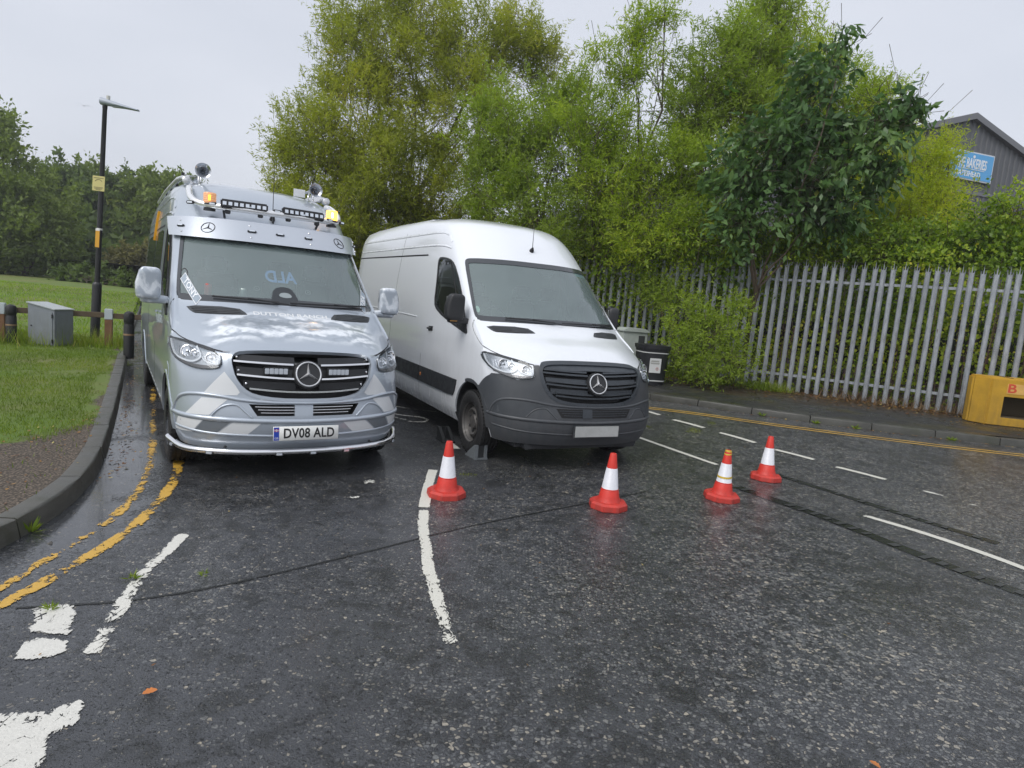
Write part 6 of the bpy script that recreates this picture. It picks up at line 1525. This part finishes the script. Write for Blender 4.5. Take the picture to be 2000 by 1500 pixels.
for o in [tree('undergrowth',LOBES['HEDGE'],(7,14.5,gz(7,14.5)),'mixed bramble and elder thicket rising over the palisade fence','undergrowth',None,M_W[5],46,.11,.06,.42,8,10,stems=10,r0=.03,up=.3,droop=.4,spiky=.3),
          tree('undergrowth',LOBES['BACK'],(-2,19,gz(-2,19)),'dense low willow scrub behind the vans','undergrowth',None,M_W[0],46,.15,.03,.6,11,11,stems=8,r0=.04,up=.5,spiky=.1)]:
    o['kind']='stuff'
# ivy and brambles behind and over the fence
rg=np.random.default_rng(21)
def slab(n,x0,x1,d0,d1,z0,z1,L,Wd,mat,name,label,dens=None,seed=0,facing=1.0):
    x=rg.uniform(x0,x1,n); dd_=rg.uniform(d0,d1,n); P=np.stack([x,17.193-.618*x],-1)-fn*dd_[:,None]
    z=zpav(P[:,0],P[:,1])+rg.uniform(z0,z1,n)
    if dens is not None: m=dens(x,z,dd_)>rg.random(n); P=P[m];z=z[m];x=x[m]
    n=len(x); C=np.c_[P,z]; D=unit(np.array([fn[0]*.3,fn[1]*.3,-.6])+rg.normal(size=(n,3))*.6)
    S=.55+.7*rg.random(n); V,F=leaves(C,D,L*S,Wd*S,rg); T=np.clip(.1+.75*vnoise(x*1.2,z,1.3,seed)+rg.normal(0,.17,n),0,1)
    o=np_mesh(name,V,F,mat,attrs={'tint':np.repeat(T,4)}); return tag(o,label,'ivy' if 'ivy' in name else 'leaves',None,'stuff')
slab(52000,-3,13.4,.10,.9,.05,3.1,.085,.066,M_W[5],'ivy','ivy and bramble leaves filling the gaps behind the palisade pales',lambda x,z,d:np.clip(.25+1.1*vnoise(x*1.0,z*1.0,1.6,3),0,1),1)
slab(11000,-1,6.3,-.22,.05,.1,3.0,.085,.06,M_W[5],'ivy','leafy creeper grown over the left stretch of the palisade fence',lambda x,z,d:np.clip(1.15-(x-1.5)/3.6,0,1)*np.clip(vnoise(x,z,1.5,8)*1.8,0,1),2)
slab(26000,-4,13.4,.8,1.7,1.2,3.4,.12,.08,M_W[5],'hedge_leaves','taller hedge leaves standing over the fence top',None,3)
# bank added behind the hedge to block light and back the leaves darkly
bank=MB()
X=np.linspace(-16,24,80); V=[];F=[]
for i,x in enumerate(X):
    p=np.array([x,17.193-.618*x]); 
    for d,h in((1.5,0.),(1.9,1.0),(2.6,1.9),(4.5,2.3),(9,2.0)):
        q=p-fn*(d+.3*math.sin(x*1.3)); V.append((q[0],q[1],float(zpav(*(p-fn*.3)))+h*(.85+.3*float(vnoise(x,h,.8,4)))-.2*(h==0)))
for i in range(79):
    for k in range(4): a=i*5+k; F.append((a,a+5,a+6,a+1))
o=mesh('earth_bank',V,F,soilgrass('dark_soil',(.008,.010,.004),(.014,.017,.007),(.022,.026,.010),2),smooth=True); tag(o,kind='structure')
# dry stems behind the fence
b=MB()
for i in range(150):
    x=rnd.uniform(5.5,13); p=fpt(x)-fn*rnd.uniform(.08,.5); z=float(zpav(*p)); h=rnd.uniform(.8,2.8); q=[Vector((p[0],p[1],z))]
    for k in range(4): q.append(q[-1]+Vector((rnd.uniform(-.09,.09),rnd.uniform(-.06,.06),h/4)))
    b.tube(q,rnd.uniform(.003,.008),4)
tag(b.build('bramble_stems',mk('bramble_stem',(.10,.055,.045),.7)),'thin bare reddish stems behind the palisade fence','stems',None,'stuff')
# far trees on the left
for key,seed,lb in (('L1',31,'big dark green tree at the left edge of the picture'),('L2',32,'rounded far tree just left of the lamp post'),('L3',33,'far tree standing behind the lamp post'),('L4',34,'far tree between the lamp post and the silver van'),('L5',35,'widest far tree, its crown touching the silver van roof'),('L6',36,'far tree showing behind the silver van roof horns')):
    lb_=LOBES[key]; bx_=sum(l[0] for l in lb_)/len(lb_); by_=max(l[1] for l in lb_)
    tree('broadleaf_tree',[(x,y,z,r) for x,y,z,r in lb_],(bx_,by_,.5),lb,'tree','far trees beyond the grass',M_W[6] if key in('L1','L3','L5') else M_W[7],11,.50 if key!='L1' else .36,.26 if key!='L1' else .18,1.0,6,seed,stems=2,r0=.22,up=.35,droop=.1,spiky=.1,twf=.1,shell=.3)
    # dark skirt down to the ground
for key,seed,lb,mt in (('BR',41,'low brownish thicket beyond the grass, left of the silver van',M_W[8]),('BK',42,'low dark green bramble bank along the top of the grass',M_W[7])):
    lb_=LOBES[key]; tree('bush',lb_,(lb_[0][0],lb_[0][1],.5),lb,'bush','low bushes beyond the grass',mt,30,.26,.17,.4,7,seed,stems=4,r0=.05,up=.3,droop=.2,spiky=.1,twf=.1,shell=.2)
# continuous far wood behind those trees
rgw=np.random.default_rng(77); lw=[]
for i in range(46):
    a=rad(-62+i*1.05); d=rgw.uniform(60,68); lw.append((d*math.sin(a),d*math.cos(a),rgw.uniform(2.0,5.2),rgw.uniform(2.6,3.6)))
    lw.append((d*math.sin(a),d*math.cos(a)-3,1.4,2.4))
o=tree('woodland',lw,(-30,60,.5),'continuous dark wood closing the view beyond the grass','woodland',None,M_W[7],1.3,1.1,.62,1.4,6,78,trunk=False,twf=0,shell=.1); o['kind']='stuff'
# ---------------------------------------------------------------- grass, weeds, fallen leaves
M_GR=leafmat('grass_blade',(.085,.135,.012),(.17,.25,.020),((.26,.30,.04),(.40,.32,.14)),.3,.5)
def blades(n,xr,yr,h,w,zf,name,label,dens,seed,cat='grass',tb=0.,mat=None,lean=.35):
    rg=np.random.default_rng(seed); x=rg.uniform(*xr,n); y=rg.uniform(*yr,n); m=dens(x,y)>rg.random(n); x=x[m];y=y[m]; n=len(x); z=zf(x,y)
    hh=h*(.5+rg.random(n)); a=rg.random(n)*6.283; W2=w*(.6+.8*rg.random(n)); l=rg.normal(size=(n,2))*lean*hh[:,None]
    B=np.c_[x,y,z]; s=np.c_[np.cos(a),np.sin(a),np.zeros(n)]*W2[:,None]; T=B+np.c_[l,hh]; V=np.stack([B-s,B+s,T],1).reshape(-1,3)
    t=np.clip(tb+.02+.55*vnoise(x,y,1.1,seed)+.35*(vnoise(x,y,3.7,seed+3)-.4)+rg.normal(0,.17,n),0,1)
    o=np_mesh(name,V,np.arange(3*n).reshape(-1,3),mat or M_GR,attrs={'tint':np.repeat(t,3)}); return tag(o,label,cat,None,'stuff')
def ingrass(x,y,mrg=.16):
    d=kdist(np.stack([x,y],-1),KLs); Pn=KLs[::3]; 
    # left of the kerb line
    k=np.interp(y,KLs[::-1,1],KLs[::-1,0]) if False else None
    idx=np.array([np.argmin((Pn[:,0]-a)**2+(Pn[:,1]-b)**2) for a,b in zip(x,y)]) if len(x)<1 else None
    return d>mrg
KY=KLs[(KLs[:,1]>-1.2)]; KY=KY[np.argsort(KY[:,1])]
def leftof(x,y): return x<np.interp(y,KY[:,1],KY[:,0])-.02
bare=lambda x,y: np.where(leftof(x,y)&(kdist(np.stack([x,y],-1),KLs)>.17),np.clip(1.25-2.1*(bareness(x,y)+1.5*(vnoise(x,y,1.7,14)-.5)*(bareness(x,y)>.02)+.5*(vnoise(x,y,6,15)-.5))-.75*(vnoise(x,y,1.9,3)>.68)-.5*(vnoise(x,y,6.3,5)>.72),0.02,1),0)
blades(210000,(-11.5,-2.9),(3.2,13.8),.034,.0028,zgrass,'grass','short mown grass on the verge beside the kerb',lambda x,y:bare(x,y),51)
blades(90000,(-30,-5),(12,30),.06,.009,zgrass,'grass','grass field beyond the knee rail fence',lambda x,y:np.where(leftof(x,y),.8,0),52,mat=leafmat('field_grass',(.13,.22,.014),(.23,.35,.022),((.32,.42,.035),(.40,.40,.08)),.35,.5))
def nearrail(x,y):
    t=(x-p0[0])*dd[0]+(y-p0[1])*dd[1]; d=np.abs((x-p0[0])*nn_[0]+(y-p0[1])*nn_[1]); return np.where(leftof(x,y),np.exp(-(d/.45)**2)*(.35+.8*vnoise(x,y,1.2,9)),0)
blades(42000,(-12,-5.0),(10.2,15),.26,.005,zgrass,'tall_grass','long pale grass and weeds growing along the knee rail',nearrail,53,tb=.35,lean=.3)
# straw at the fence foot
M_STRAW=leafmat('dry_straw',(.10,.06,.03),(.19,.12,.06),((.27,.19,.10),(.30,.22,.13)),.15,.7)
def foot(x,y):
    d=(y-(17.193-.618*x))/1.1756; return np.where((x>4.5),np.exp(-((d+.06)/.16)**2)*np.clip(vnoise(x,y,1.4,12)*1.9-.35,0,1),0)
blades(26000,(4.5,11.5),(9.9,14.5),.20,.006,zpav,'dry_grass','dry straw-coloured grass at the foot of the palisade fence',foot,54,'dry grass',mat=M_STRAW,lean=.8)
blades(16000,(2.6,6.0),(13.2,15.6),.16,.006,zpav,'weeds','green weeds along the foot of the fence near the litter bin',lambda x,y:np.exp(-(((y-(17.193-.618*x))/1.1756+.25)/.28)**2)*vnoise(x,y,2,4)*1.3,55,'weeds',tb=.15,lean=.7)
def scatter_leaves(n,fn_xy,zf,name,label,mat,size,seed):
    rg=np.random.default_rng(seed); x,y=fn_xy(rg,n); z=zf(x,y)+.006; n=len(x); C=np.c_[x,y,z]; a=rg.random(n)*6.283; D=unit(np.c_[np.cos(a),np.sin(a),rg.normal(0,.12,n)])
    S=np.c_[-np.sin(a),np.cos(a),rg.normal(0,.15,n)]; L=size*(.5+rg.random(n)); Wd=L*.5
    V=np.stack([C,C+D*L[:,None]*.45+S*Wd[:,None]*.5+np.array([0,0,.004]),C+D*L[:,None]+np.array([0,0,.006]),C+D*L[:,None]*.45-S*Wd[:,None]*.5],1).reshape(-1,3)
    V[:,2]+=.002; o=np_mesh(name,V,np.arange(4*n).reshape(-1,4),mat,attrs={'tint':np.repeat(np.clip(rg.random(n),0,1),4)}); return tag(o,label,'fallen leaves',None,'stuff')
M_DEAD=leafmat('dead_leaf',(.07,.03,.014),(.16,.075,.028),((.30,.17,.05),(.45,.38,.14)),.1,.5)
def pavfn(rg,n):
    x=rg.uniform(1.5,11,n); d=-np.abs(rg.exponential(.38,n)); d=np.where(d<-2.3,-.2,d); return x+0*d, 17.193-.618*x+d*1.1756
scatter_leaves(3200,pavfn,zpav,'fallen_leaves','brown fallen leaves along the pavement under the fence',M_DEAD,.05,61)
def gutter(rg,n):
    i=rg.integers(0,len(KLs)-1,n); p=KLs[i]; q=KLs[i+1]-KLs[i]; q/=np.linalg.norm(q,axis=1)[:,None]; nn=np.stack([-q[:,1],q[:,0]],-1); p=p+nn*(np.abs(rg.normal(0,.12,n))+.02)[:,None]; m=(p[:,1]>2.5)&(p[:,1]<15)&(vnoise(p[:,0],p[:,1],1.3,6)>.38); return p[m,0],p[m,1]
scatter_leaves(3800,gutter,zroad,'fallen_leaves','brown leaf litter lying in the left gutter against the kerb',M_DEAD,.030,62)
def roadfn(rg,n): return rg.uniform(-2.4,4.5,n),rg.uniform(2.2,9.5,n)
scatter_leaves(60,roadfn,zroad,'fallen_leaves','scattered small leaves on the wet road',M_DEAD,.020,63)
def pavkerb(rg,n): x=rg.uniform(2.5,9,n); return x,np.interp(x,[a for a,b in KR],[b for a,b in KR])-rg.uniform(.02,.12,n)
scatter_leaves(120,pavkerb,zroad,'fallen_leaves','leaves lying along the foot of the right kerb',M_DEAD,.04,64)
def weed(x,y,z,s,name,label):
    rg=np.random.default_rng(int(abs(x*1000))); n=26; a=rg.random(n)*6.283; el=rg.uniform(.15,1.1,n); D=np.c_[np.cos(a)*np.cos(el),np.sin(a)*np.cos(el),np.sin(el)]; C=np.tile([x,y,z],(n,1))+D*.01
    V,F=leaves(C,D,s*(.5+.7*rg.random(n)),s*.16*np.ones(n),rg); o=np_mesh(name,V-np.array([x,y,z]),F,M_GR,attrs={'tint':np.repeat(rg.uniform(.2,.75,n),4)}); o.location=(x,y,z); tag(o,label,'weed','small weeds rooted in the kerb joints'); return o
weed(-2.86,3.78,0,.11,'weed','tuft of grass and leaf litter at the foot of the left kerb')
weed(-1.95,3.30,0,.05,'weed','tiny moss tuft beside the broken white dash'); weed(-2.12,2.92,0,.045,'weed','tiny moss tuft beside the double yellow line'); weed(-1.62,3.42,0,.035,'weed','tiny moss tuft on the joint right of the white dash')
for x,lb in((4.25,'first weed along the right kerb, nearest the white van'),(5.0,'second weed from the white van along the right kerb'),(5.55,'third weed from the white van along the right kerb'),(6.9,'weed at the right kerb in front of the yellow block')):
    y=float(np.interp(x,[a for a,b in KR],[b for a,b in KR]))-.05; weed(x,y,float(zroad(x,y)),.09,'weed',lb)
def moss(x,y,w,l,rz,lb):
    o=blades(int(5000*w*l)+40,(-w/2,w/2),(-l/2,l/2),.008,.003,lambda a,b:np.zeros_like(a),'moss',lb,lambda a,b:np.clip(1.2-(2*a/w)**2-(2*b/l)**2,0,1),int(abs(x*100)),'moss',mat=M_W[0]); o.location=(x,y,float(zroad(x,y))+.001); o.rotation_euler=(0,0,rz)
moss(2.70,9.2,.22,.7,-.5,'strip of moss on the road between the first two edge dashes'); moss(2.0,9.3,.2,.3,.2,'small patch of moss on the road beyond the white van'); moss(3.1,9.75,.15,.35,-.4,'mossy patch by the double yellow lines')
moss(-.35,5.95,.22,.10,.2,'greenish moss patch on the road behind the nearest cone')
# the orange leaf in the foreground
def bigleaf(x,y,rz,s,c,lb):
    V=[];F=[];n=9
    for i in range(n):
        t=i/(n-1); w=math.sin(t*math.pi)**.7*.30*s*(1+.18*math.sin(i*2.7)); z=.006+.012*s*8*t*t*.3
        V+=[((t-.5)*s,-w,z+.3*w),((t-.5)*s,0,z),((t-.5)*s,w,z+.45*w)]
    for i in range(n-1):
        for k in(0,1): F.append((3*i+k,3*i+k+1,3*i+4+k,3*i+3+k))
    o=mesh('fallen_leaf',V,F,mk('leaf_'+c[0],c[1],.5,var=.3,vscale=30),smooth=True); o.location=(x,y,.004); o.rotation_euler=(0,0,rz); tag(o,lb,'leaf','single leaves on the wet road')
    MB().tube([(-.5*s,0,.008),(-.72*s,-.05*s,.006)],.0012,5).build('stalk',M_TWIG,o)
bigleaf(-1.32,2.36,rad(38),.055,('orange',(.50,.17,.04)),'curled orange-brown leaf lying on the road by the large white marking')
bigleaf(1.52,2.30,rad(120),.045,('russet',(.42,.15,.04)),'small orange leaf on the road at the bottom edge of the picture, right')
def gravelfn(rg,n):
    x=rg.uniform(-6,-3,n); y=rg.uniform(3,8.5,n); m=leftof(x,y)&(kdist(np.stack([x,y],-1),KLs)>.17)&(bareness(x,y)>.25); return x[m],y[m]
scatter_leaves(1500,gravelfn,zgrass,'fallen_leaves','brown leaves and litter on the bare gravelly corner of the verge',M_DEAD,.028,65)
# stones and grit in the gutter
rg=np.random.default_rng(5); V=[];F=[]
for i in range(420):
    k=rg.integers(60,len(KLs)-40); p=KLs[k]; q=KLs[k+1]-p; q/=np.linalg.norm(q); p=p+np.array([-q[1],q[0]])*abs(rg.normal(.05,.18))
    if not(2.6<p[1]<12): continue
    s=rg.uniform(.003,.010)*(2.2 if rg.random()<.04 else 1); b=len(V); V+=[(p[0]+s*a*rg.uniform(.7,1.2),p[1]+s*c*rg.uniform(.7,1.2),s*d) for a,c,d in((1,0,0),(0,1,0),(-1,0,0),(0,-1,0),(.3,.2,.8))]; F+=[(b,b+1,b+4),(b+1,b+2,b+4),(b+2,b+3,b+4),(b+3,b,b+4)]
tag(mesh('grit',V,F,mk('grit_stone',(.10,.095,.085),.6,var=.4,vscale=30)),'loose grit and small stones in the left gutter','grit',None,'stuff')
# gull
gl_=mesh('gull',[(0,0,0),(.25,.05,.06),(.62,.1,-.02),(.3,.18,.05),(-.25,.05,.06),(-.62,.1,-.02),(-.3,.18,.05),(0,-.28,0),(0,.3,0),(.07,0,-.04),(-.07,0,-.04)],[(0,1,3),(1,2,3),(0,6,4),(4,6,5),(7,9,0),(7,0,10),(8,0,9),(8,10,0),(7,10,9),(8,9,10)],mk('gull_grey',(.25,.26,.28),.8)); gl_.location=(-34.9,52,13.85); gl_.rotation_euler=(.2,.1,.4); gl_.scale=(1.2,1.2,1.2); tag(gl_,'tiny gull flying in the sky left of the lamp','bird')
